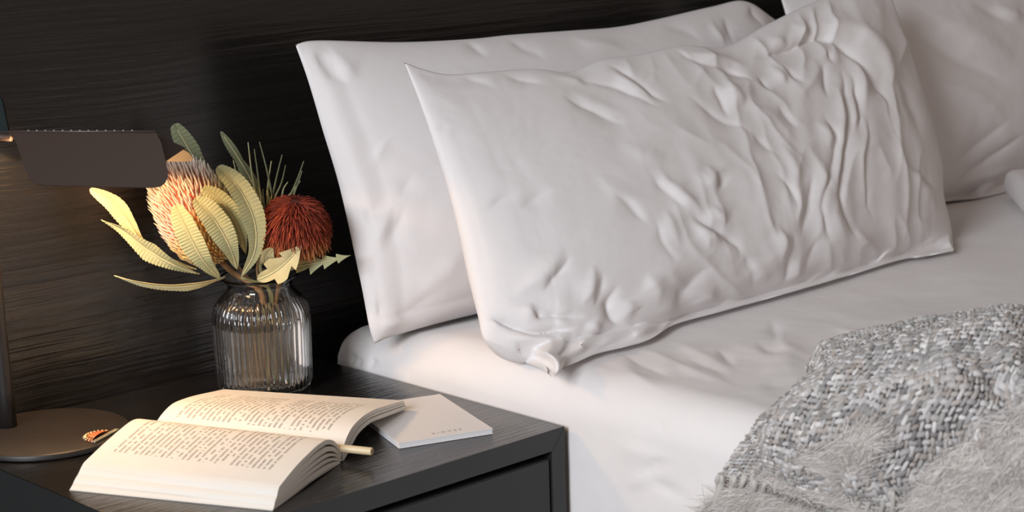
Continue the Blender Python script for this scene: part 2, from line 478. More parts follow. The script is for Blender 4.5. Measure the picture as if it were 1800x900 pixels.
mm_ = .001
P2 = [  # folds of the front pillow: photo polyline, half width, height in metres (negative = crease)
    ([(1060, 112), (1101, 128), (1125, 145), (1160, 168), (1185, 178)], 7, -.008),
    ([(1075, 128), (1110, 146), (1150, 168)], 7, .006),
    ([(1010, 140), (1060, 150), (1100, 160), (1150, 180), (1170, 184)], 6, -.006),
    ([(980, 165), (1030, 190), (1070, 210), (1110, 222)], 8, -.006), ([(1000, 160), (1050, 185), (1100, 205)], 9, .004),
    ([(1170, 90), (1220, 108), (1270, 122), (1310, 140), (1322, 150)], 6, -.008),
    ([(1190, 92), (1240, 99), (1290, 108), (1312, 128)], 7, .007),
    ([(1262, 112), (1295, 130), (1322, 148)], 6, -.006),
    ([(1200, 163), (1225, 182), (1260, 208), (1300, 225), (1325, 242)], 8, -.006),
    ([(1248, 150), (1268, 185), (1280, 210)], 7, -.007), ([(1270, 140), (1288, 170), (1302, 195)], 9, .008),
    ([(1328, 132), (1345, 155), (1352, 168)], 6, -.006), ([(1348, 108), (1366, 135), (1382, 152)], 8, .008),
    ([(1372, 108), (1390, 130), (1412, 152)], 7, -.007), ([(1362, 188), (1385, 210), (1402, 228)], 7, -.006),
    ([(1300, 190), (1340, 200), (1380, 230), (1410, 262)], 10, .005),
    ([(1320, 235), (1350, 255), (1372, 275)], 7, -.005),
    ([(1425, 52), (1475, 46), (1520, 58), (1550, 93), (1578, 148)], 15, .016, .15),
    ([(1320, 98), (1350, 93), (1390, 82), (1430, 68), (1460, 70), (1500, 95), (1530, 130), (1552, 155), (1570, 200)], 8, -.014, .12),
    ([(1390, 40), (1410, 55), (1425, 62)], 9, .008), ([(1350, 60), (1370, 70), (1390, 75)], 8, .007),
    ([(1448, 82), (1458, 100), (1464, 118)], 5, -.007), ([(1443, 105), (1450, 145), (1453, 178)], 7, -.008),
    ([(1425, 95), (1432, 120), (1420, 150), (1400, 170)], 9, .006),
    ([(1466, 82), (1500, 108), (1516, 145), (1522, 195)], 9, .009),
    ([(1473, 118), (1485, 150), (1491, 200), (1490, 235), (1486, 290), (1480, 340), (1490, 390), (1502, 435)], 6, -.009, .12),
    ([(1488, 122), (1503, 150), (1510, 190), (1513, 240)], 5, -.008),
    ([(1470, 140), (1478, 190), (1479, 250), (1475, 310), (1476, 345)], 8, .010, .15),
    ([(1496, 145), (1502, 190), (1502, 240)], 5, .005),
    ([(1538, 120), (1555, 165), (1572, 220), (1586, 275), (1590, 320), (1594, 370), (1584, 435)], 5, .006, .12),
    ([(1548, 145), (1564, 190), (1582, 255), (1600, 290)], 6, -.006),
    ([(1560, 95), (1590, 140), (1610, 190), (1625, 240)], 12, -.006),
    ([(1512, 190), (1524, 228), (1518, 280), (1523, 330), (1533, 375)], 6, .007),
    ([(1527, 195), (1530, 230), (1523, 290), (1526, 330), (1540, 390)], 6, -.006),
    ([(1428, 212), (1452, 238), (1460, 272)], 8, .008), ([(1440, 198), (1466, 238), (1470, 270), (1458, 330), (1450, 385), (1462, 440)], 7, -.009, .15),
    ([(1428, 272), (1447, 300), (1455, 340), (1446, 388), (1428, 432)], 10, .010),
    ([(1430, 300), (1432, 340), (1420, 380), (1408, 420)], 8, -.007),
    ([(1385, 300), (1402, 340), (1405, 375), (1400, 405)], 9, .008), ([(1360, 300), (1390, 332), (1400, 360), (1398, 385)], 6, -.006),
    ([(1362, 395), (1371, 425), (1370, 465)], 9, .009), ([(1395, 405), (1392, 440), (1382, 475), (1368, 510)], 9, -.010),
    ([(1412, 440), (1395, 485), (1372, 520), (1358, 536)], 9, .009),
    ([(1440, 410), (1425, 450), (1418, 480)], 7, -.006),
    ([(1583, 278), (1602, 302), (1630, 348), (1652, 382)], 11, .008), ([(1566, 456), (1610, 432), (1652, 410)], 6, -.007),
    ([(1605, 290), (1625, 315), (1645, 340)], 8, -.005), ([(1600, 380), (1620, 400), (1630, 420)], 12, .004),
    ([(1372, 250), (1390, 285), (1402, 330)], 8, .007),
    ([(1500, 400), (1510, 430), (1530, 450)], 10, .006), ([(1485, 330), (1470, 380), (1480, 430), (1490, 460)], 10, .006),
    ([(1150, 290), (1190, 335), (1225, 362), (1248, 380)], 10, .009), ([(1140, 300), (1180, 345), (1210, 368)], 8, -.005),
    ([(1212, 370), (1240, 390), (1270, 410), (1296, 437), (1298, 465)], 8, -.009), ([(1212, 384), (1245, 410), (1278, 432)], 9, .007),
    ([(1233, 285), (1265, 332)], 9, .008), ([(1252, 296), (1275, 328)], 7, -.006), ([(1248, 352), (1278, 395)], 8, .006),
    ([(1225, 395), (1240, 420), (1248, 445)], 6, .004), ([(1078, 338), (1115, 370), (1138, 392)], 11, -.006),
    ([(1040, 300), (1100, 345), (1150, 390)], 16, .004), ([(1090, 240), (1130, 270), (1180, 290)], 14, .004),
    ([(1160, 360), (1180, 400), (1195, 440)], 9, .005), ([(1150, 380), (1165, 420), (1190, 470)], 8, -.004),
    ([(1252, 468), (1215, 498), (1196, 530), (1200, 565)], 15, -.012), ([(1262, 500), (1240, 535), (1215, 560)], 20, .011),
    ([(1310, 455), (1330, 480), (1345, 500)], 14, .007), ([(1300, 440), (1320, 475), (1318, 510)], 9, -.006),
    ([(1086, 490), (1070, 530), (1082, 558), (1105, 572)], 11, -.014), ([(1105, 520), (1100, 545), (1112, 560)], 16, .005),
    ([(1130, 480), (1150, 510), (1160, 550)], 16, .007),
    ([(990, 425), (965, 468), (930, 500), (908, 532)], 14, .009), ([(1003, 438), (988, 466), (966, 492), (945, 520)], 10, -.007),
    ([(850, 370), (885, 350), (922, 336)], 9, -.003), ([(915, 375), (945, 345), (975, 330)], 12, -.003),
    ([(1042, 460), (1036, 500), (1018, 535)], 10, .008), ([(1060, 470), (1052, 510), (1040, 540)], 10, -.006),
    ([(770, 225), (785, 268), (812, 335), (834, 400), (854, 478), (869, 562)], 2.2, -.0025, .05),
    ([(745, 238), (765, 228), (790, 215)], 7, -.004), ([(760, 270), (790, 300), (800, 330)], 7, .004),
    ([(842, 572), (870, 560), (890, 566), (935, 582), (975, 578), (1010, 580)], 5, -.014, .1),
    ([(848, 584), (870, 572), (888, 578)], 7, .009), ([(880, 592), (920, 598), (970, 598), (1000, 600)], 9, .010),
    ([(905, 600), (925, 625), (935, 632)], 4, -.008), ([(940, 628), (955, 622), (985, 625), (1015, 625)], 4, -.008),
    ([(1012, 590), (1035, 608), (1060, 612)], 6, -.014), ([(1024, 566), (1045, 580), (1058, 588)], 10, .007),
    ([(1070, 585), (1100, 592), (1128, 592)], 8, .012), ([(938, 556), (960, 548), (1000, 550), (1030, 560)], 6, -.008),
    ([(935, 530), (930, 555), (925, 575)], 9, .007), ([(950, 540), (945, 560)], 6, -.006),
    ([(720, 130), (760, 133), (800, 138), (850, 150), (880, 158)], 7, -.006), ([(800, 130), (850, 135), (900, 130)], 7, .005),
    ([(880, 130), (920, 142), (960, 150)], 6, -.005), ([(960, 130), (1000, 140), (1040, 160)], 6, .004),
]
P1 = [
    ([(556, 78), (572, 110), (590, 132), (620, 150)], 9, -.007), ([(580, 80), (600, 110), (640, 140)], 12, .004),
    ([(540, 140), (565, 195), (600, 275), (625, 330), (645, 372), (655, 420), (660, 470), (666, 530), (672, 575)], 3, -.004, .05),
    ([(560, 190), (600, 280), (640, 360)], 12, .004), ([(668, 330), (655, 370), (650, 400)], 12, -.003),
    ([(690, 345), (665, 410), (655, 450)], 9, .006), ([(715, 360), (690, 410), (672, 450)], 10, -.004),
    ([(730, 300), (712, 335), (700, 355)], 12, -.003), ([(690, 225), (660, 260), (645, 290)], 12, -.002),
    ([(690, 235), (668, 262), (650, 300)], 10, .004),
    ([(720, 540), (780, 480), (820, 430)], 20, .005), ([(690, 560), (740, 530), (790, 500)], 14, -.004),
    ([(660, 560), (690, 570), (730, 560)], 10, .006), ([(655, 520), (665, 545), (662, 570)], 7, -.006),
    ([(800, 75), (830, 85), (860, 105)], 8, -.005), ([(880, 66), (920, 85), (960, 100)], 9, -.004), ([(1000, 60), (1060, 75), (1110, 90)], 9, .005),
    ([(1245, 30), (1265, 60), (1280, 85)], 5, .005), ([(1270, 28), (1285, 55), (1292, 80)], 5, -.005), ([(1310, 8), (1325, 30), (1345, 50)], 6, -.006),
    ([(1150, 45), (1200, 60), (1240, 75)], 9, -.004),
]
P4 = [
    ([(1660, 352), (1700, 318), (1760, 262), (1810, 220)], 7, -.012), ([(1665, 350), (1720, 320), (1790, 285)], 8, .008),
    ([(1655, 350), (1740, 335), (1800, 300)], 6, -.010), ([(1670, 330), (1690, 290), (1740, 240), (1780, 195)], 10, -.010),
    ([(1660, 300), (1680, 250), (1720, 200)], 22, .008), ([(1610, 0), (1700, 60), (1800, 110)], 22, .012),
    ([(1600, 40), (1690, 110), (1790, 150)], 16, -.010), ([(1690, 0), (1750, 30), (1800, 45)], 12, -.008),
    ([(1640, 130), (1700, 170), (1780, 200)], 14, .006), ([(1740, 10), (1780, 25), (1810, 30)], 9, .008),
]
pillow('pillow', 'white pillow upright against the headboard, behind the front pillow', (0, -.20, .552), (0, .10, .36),
       dict(L=[(658, 604), (648, 570), (634, 490), (600, 335), (565, 220), (541, 140), (519, 78)],
            T=[(519, 78), (560, 71), (700, 74), (820, 69), (900, 61), (1000, 54), (1080, 48), (1150, 35), (1250, 12), (1310, 2), (1362, 34)],
            R=[(.86, -.2, .552), (.875, -.16, .70), (1362, 34)],
            B=[(658, 604), (700, 588), (850, 549), (.45, -.2, .545), (.86, -.2, .552)]),
       .085, .070, P1, seed=11, wr=.0015, pb=.62)
pillow('pillow', 'crumpled white pillow leaning in front of another pillow, nearest the vase', (0, -.40, .58), (0, .15, .312),
       dict(L=[(868, 612), (850, 590), (842, 545), (825, 470), (800, 365), (768, 265), (740, 185), (711, 110)],
            T=[(711, 110), (745, 122), (790, 131), (860, 126), (940, 121), (1000, 126), (1060, 104), (1120, 96), (1200, 80), (1275, 82), (1350, 42), (1427, 5), (1500, -22), (1562, -20)],
            R=[(1678, 441), (1667, 396), (1652, 345), (1648, 290), (1632, 215), (1610, 130), (1590, 60), (1562, -20)],
            B=[(868, 612), (900, 634), (930, 640), (958, 652), (971, 664), (985, 650), (1012, 638), (1050, 622), (1100, 610), (1140, 598), (.285, -.41, .546), (.38, -.41, .546), (.50, -.41, .546), (.64, -.41, .547), (.76, -.41, .549), (1620, 452), (1678, 441)]),
       .078, .080, P2, nu=330, nv=230, seed=23, wr=.0016, pb=.58, low=.55, flow=True)
pillow('pillow', 'shaded white pillow at the right, behind the crumpled front pillow', (.9, -.20, .552), (0, .10, .36),
       dict(L=[(.92, -.2, .552), (.90, -.15, .73), (1372, -6)],
            T=[(1372, -6), (1450, -30), (1600, -40), (1.75, -.10, .92)],
            R=[(1.75, -.2, .552), (1.77, -.15, .73), (1.75, -.10, .92)],
            B=[(.92, -.2, .552), (1650, 357), (1755, 341), (1.75, -.2, .552)]),
       .085, .070, P4, seed=31, wr=.0018, pb=.6)

# ------------------------------------------------------------------ white duvet end at the right
dv = thing('duvet', 'folded end of a bright white duvet at the right edge of the bed', 'duvet', (1.55, -.52, ZT))
dA, dB = onz(1760, 348, ZT)[:2], onz(1800, 389, ZT)[:2]
de = (dB-dA)/np.linalg.norm(dB-dA); dn_ = np.array([-de[1], de[0]])
if dn_[0] < 0: dn_ = -dn_
def duvet_layer(z0, z1, ins, seed):
    c4 = [dA+de*ins+dn_*ins, dA+de*.42+dn_*ins, dA+de*.42+dn_*.5, dA+de*ins+dn_*.5]
    pts = []
    for i in range(4):
        p, a_, b_ = c4[i], c4[i-1], c4[(i+1) % 4]
        for t_ in np.linspace(0, 1, 8):
            pa = p+(a_-p)/np.linalg.norm(a_-p)*.03; pb_ = p+(b_-p)/np.linalg.norm(b_-p)*.03
            pts.append((1-t_)**2*pa+2*t_*(1-t_)*p+t_**2*pb_)
    Pc = np.array(pts)
    n = 140; Pc = catmull(np.vstack([Pc, Pc[:1]]), n+1)[:-1]; c = Pc.mean(0)
    rings = []
    for f, zz in [(.0, 0), (.6, 0), (.95, 0), (.985, .10), (1.0, .35), (1.0, .62), (.988, .86), (.965, .97), (.92, 1.0), (.87, .93), (.82, .97), (.5, 1.05), (.0, 1.06)]:
        xy = c+(Pc-c)*f
        zq = z0+(z1-z0)*zz+(.006*fbm(xy[:, 0]*12, xy[:, 1]*12, seed) if zz > 0 else np.zeros(n))
        rings.append(np.c_[xy, zq])
    V = np.stack(rings, 1).reshape(-1, 3)
    ar = .5*np.sum(Pc[:, 0]*np.roll(Pc[:, 1], -1)-np.roll(Pc[:, 0], -1)*Pc[:, 1])
    return mesh_obj('duvet_fold', V, grid_faces(n, len(rings), wrap=True, flip=ar < 0), M['cotton'], dv)
duvet_layer(ZT+.006, ZT+.050, 0, 3)
duvet_layer(ZT+.056, ZT+.090, .06, 8)

# ------------------------------------------------------------------ nightstand
NW, ND, NZ = .5104, .504, .5
ns = thing('nightstand', 'black stained wooden nightstand with one drawer beside the bed', 'nightstand', (-NW/2, -ND/2, 0))
tp_, sd_ = .0245, .021
def prism(V8, name, mat, parent):
    F = [(0, 1, 2, 3), (7, 6, 5, 4), (0, 4, 5, 1), (1, 5, 6, 2), (2, 6, 7, 3), (3, 7, 4, 0)]
    return mesh_obj(name, V8, F, mat, parent, smooth=False)
e_ = .0004
# top and sides meet in mitres
def mitre_panel(prof, y0, y1, name, mat):
    V = [(x, y0, z) for x, z in prof]+[(x, y1, z) for x, z in prof]
    return prism(V, name, mat, ns)
mitre_panel([(-NW+e_, NZ), (-e_, NZ), (-sd_-e_, NZ-tp_), (-NW+sd_+e_, NZ-tp_)], -ND+.0008, -.002, 'top_board', M['top'])
mitre_panel([(0, NZ-e_), (0, 0), (-sd_, 0), (-sd_, NZ-tp_-e_)], -ND+.0008, -.002, 'side_board', M['front'])
mitre_panel([(-NW, NZ-e_), (-NW+sd_, NZ-tp_-e_), (-NW+sd_, 0), (-NW, 0)], -ND+.0008, -.002, 'side_board', M['front'])
# front lipping strips (the plain lacquered front edge)
mitre_panel([(-NW, NZ), (0, NZ), (-sd_, NZ-tp_), (-NW+sd_, NZ-tp_)], -ND, -ND+.0009, 'front_edge', M['front'])
mitre_panel([(0-.0002, NZ-.001), (0-.0002, 0), (-sd_, 0), (-sd_, NZ-tp_-.0006)], -ND-.0001, -ND+.0009, 'front_edge', M['front'])
mitre_panel([(-NW+.0002, NZ-.001), (-NW+sd_, NZ-tp_-.0006), (-NW+sd_, 0), (-NW+.0002, 0)], -ND-.0001, -ND+.0009, 'front_edge', M['front'])
dz1 = NZ-tp_-.0085
dr = MB().box((-NW+sd_+.0022, -ND+.0015, .16), (-sd_-.0022, -ND+.02, dz1), .0012).build('drawer_front', M['drawer'], ns, smooth=False)
MB().box((-NW+sd_+.006, -ND+.021, .165), (-sd_-.006, -.03, dz1-.02)).build('drawer_box', simple('drawer_dark', (.006, .006, .006), .8), ns, smooth=False)
MB().box((-NW+sd_+.001, -.02, .05), (-sd_-.001, -.004, NZ-tp_-.001)).build('back_board', M['front'], ns, smooth=False)
MB().box((-NW+sd_+.001, -ND+.004, .10), (-sd_-.001, -.021, .118)).build('shelf_board', M['front'], ns, smooth=False)

# ------------------------------------------------------------------ desk lamp
LC = np.array([-.416, -.0945, NZ]); LR = .092
lamp = thing('desk_lamp', 'black metal lamp with round base and folded tent shade', 'lamp', tuple(LC))
MB().lathe([(0, .0005), (LR-.002, .0005), (LR, .002), (LR, .0062), (LR-.0006, .0072), (LR-.0018, .0078), (0, .0078)], LC, 96).build('base', None, lamp, auto=40)
base_o = [c for c in lamp.children][0]
t = NT('matt_black_base_dusty')
v = t.n('ShaderNodeTexVoronoi'); t.t.links.new(t.coord(), v.inputs['Vector']); v.inputs['Scale'].default_value = 110
wn = t.n('ShaderNodeTexWhiteNoise'); t.t.links.new(v.outputs['Position'], wn.inputs['Vector'])
fdu = t.math('MULTIPLY', t.math('LESS_THAN', v.outputs['Distance'], t.math('MULTIPLY', wn.outputs[0], .10)), t.math('GREATER_THAN', wn.outputs[0], .5))
t.set(color=t.mix(t.math('MULTIPLY', fdu, .45), (.024, .021, .019), (.35, .31, .27)), rough=.42)
base_o.data.materials.append(t.m)
PB = np.array([-.4365, -.0435])
th = math.radians(55); LD = np.array([math.cos(th), -math.sin(th), 0]); LNr = np.array([-LD[1], LD[0], 0])  # LNr: away from camera side
RZ = .846
pole = MB().tube([(PB[0], PB[1], NZ+.0078), (PB[0], PB[1], NZ+.05), (PB[0], PB[1], NZ+.12), (PB[0], PB[1], NZ+.30), (PB[0], PB[1], RZ+.02)], [.0105, .0092, .0078, .0066, .006], 24)
pole.build('pole', M['pole'], lamp)
A0 = np.array([PB[0], PB[1], RZ])
# shade panels: front slope and back slope from the ridge
Lr0, Lr1 = .004, .2035
SF = (.062*-LNr + np.array([0, 0, -.054])); SFl = np.linalg.norm(SF)
SB = (.062*LNr + np.array([0, 0, -.041]))
def panel(name, slope, outline, mat, inside, thick=.0014):
    """outline: (along ridge m, down-slope fraction) corners, rounded; a bent sheet with its own thickness"""
    n = np.cross(LD, slope); n /= np.linalg.norm(n)
    if n[2] < 0: n = -n
    P = np.array([A0+LD*a+slope*f for a, f in outline])
    k = len(P)
    V = np.vstack([P, P-n*thick])
    F = [tuple(range(k)), tuple(range(2*k-1, k-1, -1))]+[(i, k+i, k+(i+1) % k, (i+1) % k) for i in range(k)]
    o = mesh_obj(name, V, F, mat, lamp, smooth=False)
    o.data.materials.append(inside)
    o.data.polygons[1].material_index = 1
    return o
def rounded(pts, rad):
    """round the corners of a polygon given in (m, fraction) with fraction scaled by slope length"""
    out = []; n = len(pts)
    for i in range(n):
        p = np.array(pts[i][:2]); r = pts[i][2] if len(pts[i]) > 2 else 0
        if r == 0: out.append(tuple(p)); continue
        a = np.array(pts[i-1][:2])-p; b_ = np.array(pts[(i+1) % n][:2])-p
        sc = np.array([1, SFl]); la = np.linalg.norm(a*sc); lb = np.linalg.norm(b_*sc)
        pa = p+a*min(r/la, .49); pb = p+b_*min(r/lb, .49)
        for tt in np.linspace(0, 1, 9):
            out.append(tuple((1-tt)**2*pa+2*tt*(1-tt)*p+tt**2*pb))
    return out
def px_on_slope(px, py, slope):
    n = np.cross(LD, slope); n /= np.linalg.norm(n)
    X = onplane(px, py, A0, n)-A0
    f = X[2]/slope[2]; a = (X-slope*f)@LD
    return a, f
fq = lambda L, sl: [px_on_slope(*p, sl) for p in L]
fpts = [(a_, min(max(f_, 0), 1)) for a_, f_ in fq([(12, 231), (279, 232), (283, 250), (289, 275), (295, 302), (294, 312), (289, 321), (281, 327), (270, 329), (180, 328), (78, 325), (62, 322), (52, 314), (44, 300), (39, 284), (34, 266), (28, 250), (22, 241)], SF)]
fpts[0] = (fpts[0][0], 0); fpts[1] = (Lr1, 0)
panel('shade_front_panel', SF, fpts, M['lampblack'], M['shadein'])
bc = [px_on_slope(*p, SB) for p in [(345, 284), (341, 266)]]
lb = fq([(44, 250), (72, 278)], SB)
bpts = [(fpts[0][0]+.012, 0), (Lr1, 0), (bc[1][0]-.006, .68), (bc[0][0], 1.0, .012), (lb[1][0], 1.0, .022), (lb[0][0], .25)]
panel('shade_back_panel', SB, rounded(bpts, .02), M['lampblack'], M['shadein'])
# end plate, inside the tent
def endplate(a_, f0, mat, lean):
    A = A0+LD*a_+np.array([0, 0, -.0016]); Bf = A0+LD*(a_+lean[0])+SF*f0; Bb = A0+LD*(a_+lean[1])+SB*f0
    tri = np.array([A, Bf+LNr*.001, Bb-LNr*.001]); V = np.vstack([tri, tri-LD*.0014])
    return mesh_obj('shade_end_plate', V, [(0, 1, 2), (5, 4, 3), (0, 3, 4, 1), (1, 4, 5, 2), (2, 5, 3, 0)], mat, lamp, smooth=False)
endplate(Lr1-.0015, .54, M['lampblack'], (.020, .022))
endplate(.046, .55, M['lampblack'], (.016, .012))
# ridge rod with a row of small vent holes' rims
MB().tube([A0+LD*Lr0+np.array([0, 0, .0006]), A0+LD*(Lr1-.0005)+np.array([0, 0, .0006])], .0017, 8).build('ridge_seam', M['lampblack'], lamp)
vent = simple('bright_vent_edge', (.85, .80, .72), .5)
for k in range(13):
    px = 76+15.1*k
    tq = .055+.0101*k
    P = A0+LD*tq+np.array([0, 0, .0021])
    MB().tube([P+np.array([0, 0, -.0006]), P+np.array([0, 0, .0002])], [.0013, .0010], 8).build('vent_hole_rim', vent, lamp)
# upright hinge fin at the pole end and the arm to the pole
fx = [(.0, -.006), (.031, -.006), (.0315, .004), (.0275, .034), (.026, .038), (.0225, .040), (.0, .040)]
Pf = np.array([A0+LD*a+np.array([0, 0, z]) for a, z in fx]); kf = len(Pf)
Vf = np.vstack([Pf-LNr*.0015, Pf+LNr*.0015])
mesh_obj('hinge_fin', Vf, [tuple(range(kf)), tuple(range(2*kf-1, kf-1, -1))]+[(i, kf+i, kf+(i+1) % kf, (i+1) % kf) for i in range(kf)], simple('dark_green_black', (.010, .016, .016), .75, spec=.2), lamp, smooth=False)
MB().tube([A0+LD*.0+np.array([0, 0, -.004]), A0+LD*.034+np.array([0, 0, -.006])], .0045, 12).build('hinge_barrel', M['lampblack'], lamp)
# the light source itself: an LED tube under the ridge
MB().tube([A0+LD*.045+np.array([0, 0, -.018]), A0+LD*.155+np.array([0, 0, -.018])], .004, 10).build('light_tube', NT('warm_led').set(color=(1, .8, .55), emit=(1, .64, .34), estr=200).m, lamp)
ll = bpy.data.lights.new('lamp_glow', 'AREA'); ll.shape = 'RECTANGLE'; ll.size = .11; ll.size_y = .022; ll.energy = .48; ll.color = (1.0, .66, .36)
lo = bpy.data.objects.new('lamp_glow', ll); COL.objects.link(lo)
X = Vector(LD); Z = Vector((0, 0, 1)); Y = Z.cross(X)
mt = Matrix(((X[0], Y[0], Z[0], 0), (X[1], Y[1], Z[1], 0), (X[2], Y[2], Z[2], 0), (0, 0, 0, 1)))
mt.translation = Vector(A0+LD*.10+np.array([0, 0, -.0235])); lo.matrix_world = mt

# ------------------------------------------------------------------ open book
def uvtext(name, paper, ink, L, tl, tr, nl, seed):
    t = NT(name)
    uv = t.n('ShaderNodeUVMap'); sp = t.n('ShaderNodeSeparateXYZ'); t.t.links.new(uv.outputs[0], sp.inputs[0])
    s, q = sp.outputs[0], sp.outputs[1]
    ls = t.math('MULTIPLY', t.math('SUBTRACT', s, .018), nl/(L-.040))
    li = t.math('FLOOR', ls); lf = t.math('FRACT', ls)
    inl = t.math('MULTIPLY', t.math('GREATER_THAN', lf, .30), t.math('LESS_THAN', lf, .72))
    inl = t.math('MULTIPLY', inl, t.math('MULTIPLY', t.math('GREATER_THAN', ls, 0), t.math('LESS_THAN', ls, nl)))
    wn = t.n('ShaderNodeTexWhiteNoise', noise_dimensions='1D'); t.put(wn.inputs['W'], t.math('ADD', li, seed))
    short = t.math('GREATER_THAN', wn.outputs[0], .80)
    end = t.math('SUBTRACT', tr, t.math('MULTIPLY', short, t.math('MULTIPLY', t.math('SUBTRACT', wn.outputs[0], .76), .30)))
    wn2 = t.n('ShaderNodeTexWhiteNoise', noise_dimensions='1D'); t.put(wn2.inputs['W'], t.math('ADD', t.math('ADD', li, 1), seed))
    start = t.math('ADD', tl, t.math('MULTIPLY', t.math('GREATER_THAN', t.math('SUBTRACT', 1, wn2.outputs[0]), .80), .006))
    inl = t.math('MULTIPLY', inl, t.math('MULTIPLY', t.math('GREATER_THAN', q, start), t.math('LESS_THAN', q, end)))
    cv = t.n('ShaderNodeCombineXYZ'); t.put(cv.inputs[0], t.math('MULTIPLY', q, 190)); t.put(cv.inputs[1], t.math('MULTIPLY', li, 7.31))
    word = t.math('GREATER_THAN', t.noise(cv.outputs[0], 1.0, 0), .40)
    cg = t.n('ShaderNodeCombineXYZ'); t.put(cg.inputs[0], t.math('MULTIPLY', q, 1500)); t.put(cg.inputs[1], t.math('MULTIPLY', ls, 4.0)); 
    gl = t.math('GREATER_THAN', t.noise(cg.outputs[0], 1.0, 1), .43)
    ink_f = t.math('MULTIPLY', t.math('MULTIPLY', inl, word), t.math('ADD', t.math('MULTIPLY', gl, .62), .12))
    pn = t.noise(t.coord(), 40, 3)
    pc = t.mix(pn, tuple(x*.97 for x in paper), paper)
    t.set(color=t.mix(ink_f, pc, ink), rough=.85, spec=.2)
    return t.m
PAPER = (.84, .80, .73)
def mat_edges(name, axis):
    t = NT(name)
    sc = [60, 60, 60]; sc[axis] = 1
    c = t.coord(scale=(8, 8, 900))
    n = t.noise(c, 1.0, 3, .7)
    n2 = t.noise(t.coord(scale=(3, 3, 200)), 1.0, 2, .6)
    t.set(color=t.mix(t.math('MULTIPLY', n, 1), tuple(x*.90 for x in PAPER), PAPER), rough=.9, spec=.15)
    t.bump(t.math('ADD', n, t.math('MULTIPLY', n2, .6)), .5, .0008)
    return t.m
M['edge'] = mat_edges('page_edges', 2)
M['page_near'] = uvtext('printed_page_near', PAPER, (.22, .19, .16), .234, .027, .144, 30, 3.7)
M['page_far'] = uvtext('printed_page_far', PAPER, (.22, .19, .16), .234, .020, .122, 30, 17.2)
BFL = onz(123, 862, NZ); BFR = onz(480, 898, NZ)
ES = (BFR-BFL)/np.linalg.norm(BFR-BFL); ET = np.array([-ES[1], ES[0], 0]); BL = np.linalg.norm(BFR-BFL)
book = thing('open_book', 'thick paperback lying open face up on the nightstand', 'book', tuple((BFL+BFR)/2+ET*.16))
def bk(s, tt, z): return BFL+ES*s+ET*tt+np.array([0, 0, z])
def lerp_prof(A, B, f):   # profiles as (t,z) lists of equal length
    A = np.array(A, float); B = np.array(B, float); return A*(1-f)+B*f
# near half: top profile at left end and right end
nTL = [(.029, .021), (.066, .029), (.100, .035), (.124, .038), (.140, .036), (.155, .030), (.165, .023), (.169, .017)]
nTR = [(.016, .020), (.053, .029), (.086, .034), (.107, .036), (.127, .035), (.144, .028), (.155, .017), (.160, .010)]
nBL = [(.000, .0012), (.04, .0012), (.08, .0013), (.11, .0014), (.13, .0014), (.145, .0014), (.155, .0014), (.160, .0014)]
nBR = [(.000, .0012), (.04, .0020), (.076, .0036), (.100, .0036), (.120, .0032), (.137, .0022), (.148, .0014), (.154, .0012)]
def slab(name, topL, topR, botL, botR, mat_top, mats, ns_=26, nt_=40, uvt=None, bow=0.0):
    """a bundle of leaves between two profile surfaces"""
    tl, tr_, bl, br = [catmull(p, nt_) for p in (topL, topR, botL, botR)]
    ss = np.linspace(0, 1, ns_)
    T = np.zeros((ns_, nt_, 3)); Bm = np.zeros((ns_, nt_, 3)); UV = np.zeros((ns_, nt_, 2))
    for i, f in enumerate(ss):
        a = tl*(1-f)+tr_*f; c = bl*(1-f)+br*f
        d = bow*4*f*(1-f)
        arc = np.r_[0, np.cumsum(np.hypot(*np.diff(a, axis=0).T))]
        for j in range(nt_):
            T[i, j] = bk(f*BL, a[j, 0], a[j, 1]+d*(j/(nt_-1))*(1-j/(nt_-1))*4); Bm[i, j] = bk(f*BL, c[j, 0], c[j, 1]); UV[i, j] = (f*BL, arc[j])
    V = np.vstack([T.reshape(-1, 3), Bm.reshape(-1, 3)]); n = ns_*nt_
    F = grid_faces(ns_, nt_, 0, flip=True); nF = len(F)
    F += grid_faces(ns_, nt_, n)
    idx = np.arange(n).reshape(ns_, nt_)
    ring = list(idx[:, 0])+list(idx[-1, 1:])+list(idx[-2::-1, -1])+list(idx[0, -2:0:-1])
    for k in range(len(ring)):
        a, c = ring[k], ring[(k+1) % len(ring)]
        F.append((a, c, n+c, n+a))
    uv = np.vstack([UV.reshape(-1, 2)]*2)
    o = mesh_obj(name, V, F, mat_top, book, uv=uv, auto=35)
    o.data.materials.append(mats)
    mi = np.ones(len(F), int); mi[:nF] = 0; o.data.polygons.foreach_set('material_index', mi)
    return o
def between(T, B, f): return (np.array(B)*(1-f)+np.array(T)*f)
cuts = [0.0, .20, .20, .38, .38, .56, .56, .80, .80, 1.0]
for k in range(5):
    f0, f1 = cuts[2*k], cuts[2*k+1]
    # bundles part near the spine, so gaps show at the end of the block
    def shp(T, B, f, g): 
        a = between(T, B, f); a = a.copy(); a[2:7, 1] += g*np.array([.3, .8, 1, .8, .3]); a[0, 0] += .0007*math.sin(9*f+k); return a
    g0, g1 = (0, 0)
    last = (k == 4)
    slab('page_block', shp(nTL, nBL, f1, 0) if not last else nTL, shp(nTR, nBR, f1, -.0012 if not last else 0) if not last else nTR,
         shp(nTL, nBL, f0 if k else .0, 0.0), shp(nTR, nBR, f0 if k else .0, .0014 if k else 0), M['page_near'] if last else M['edge'], M['edge'])
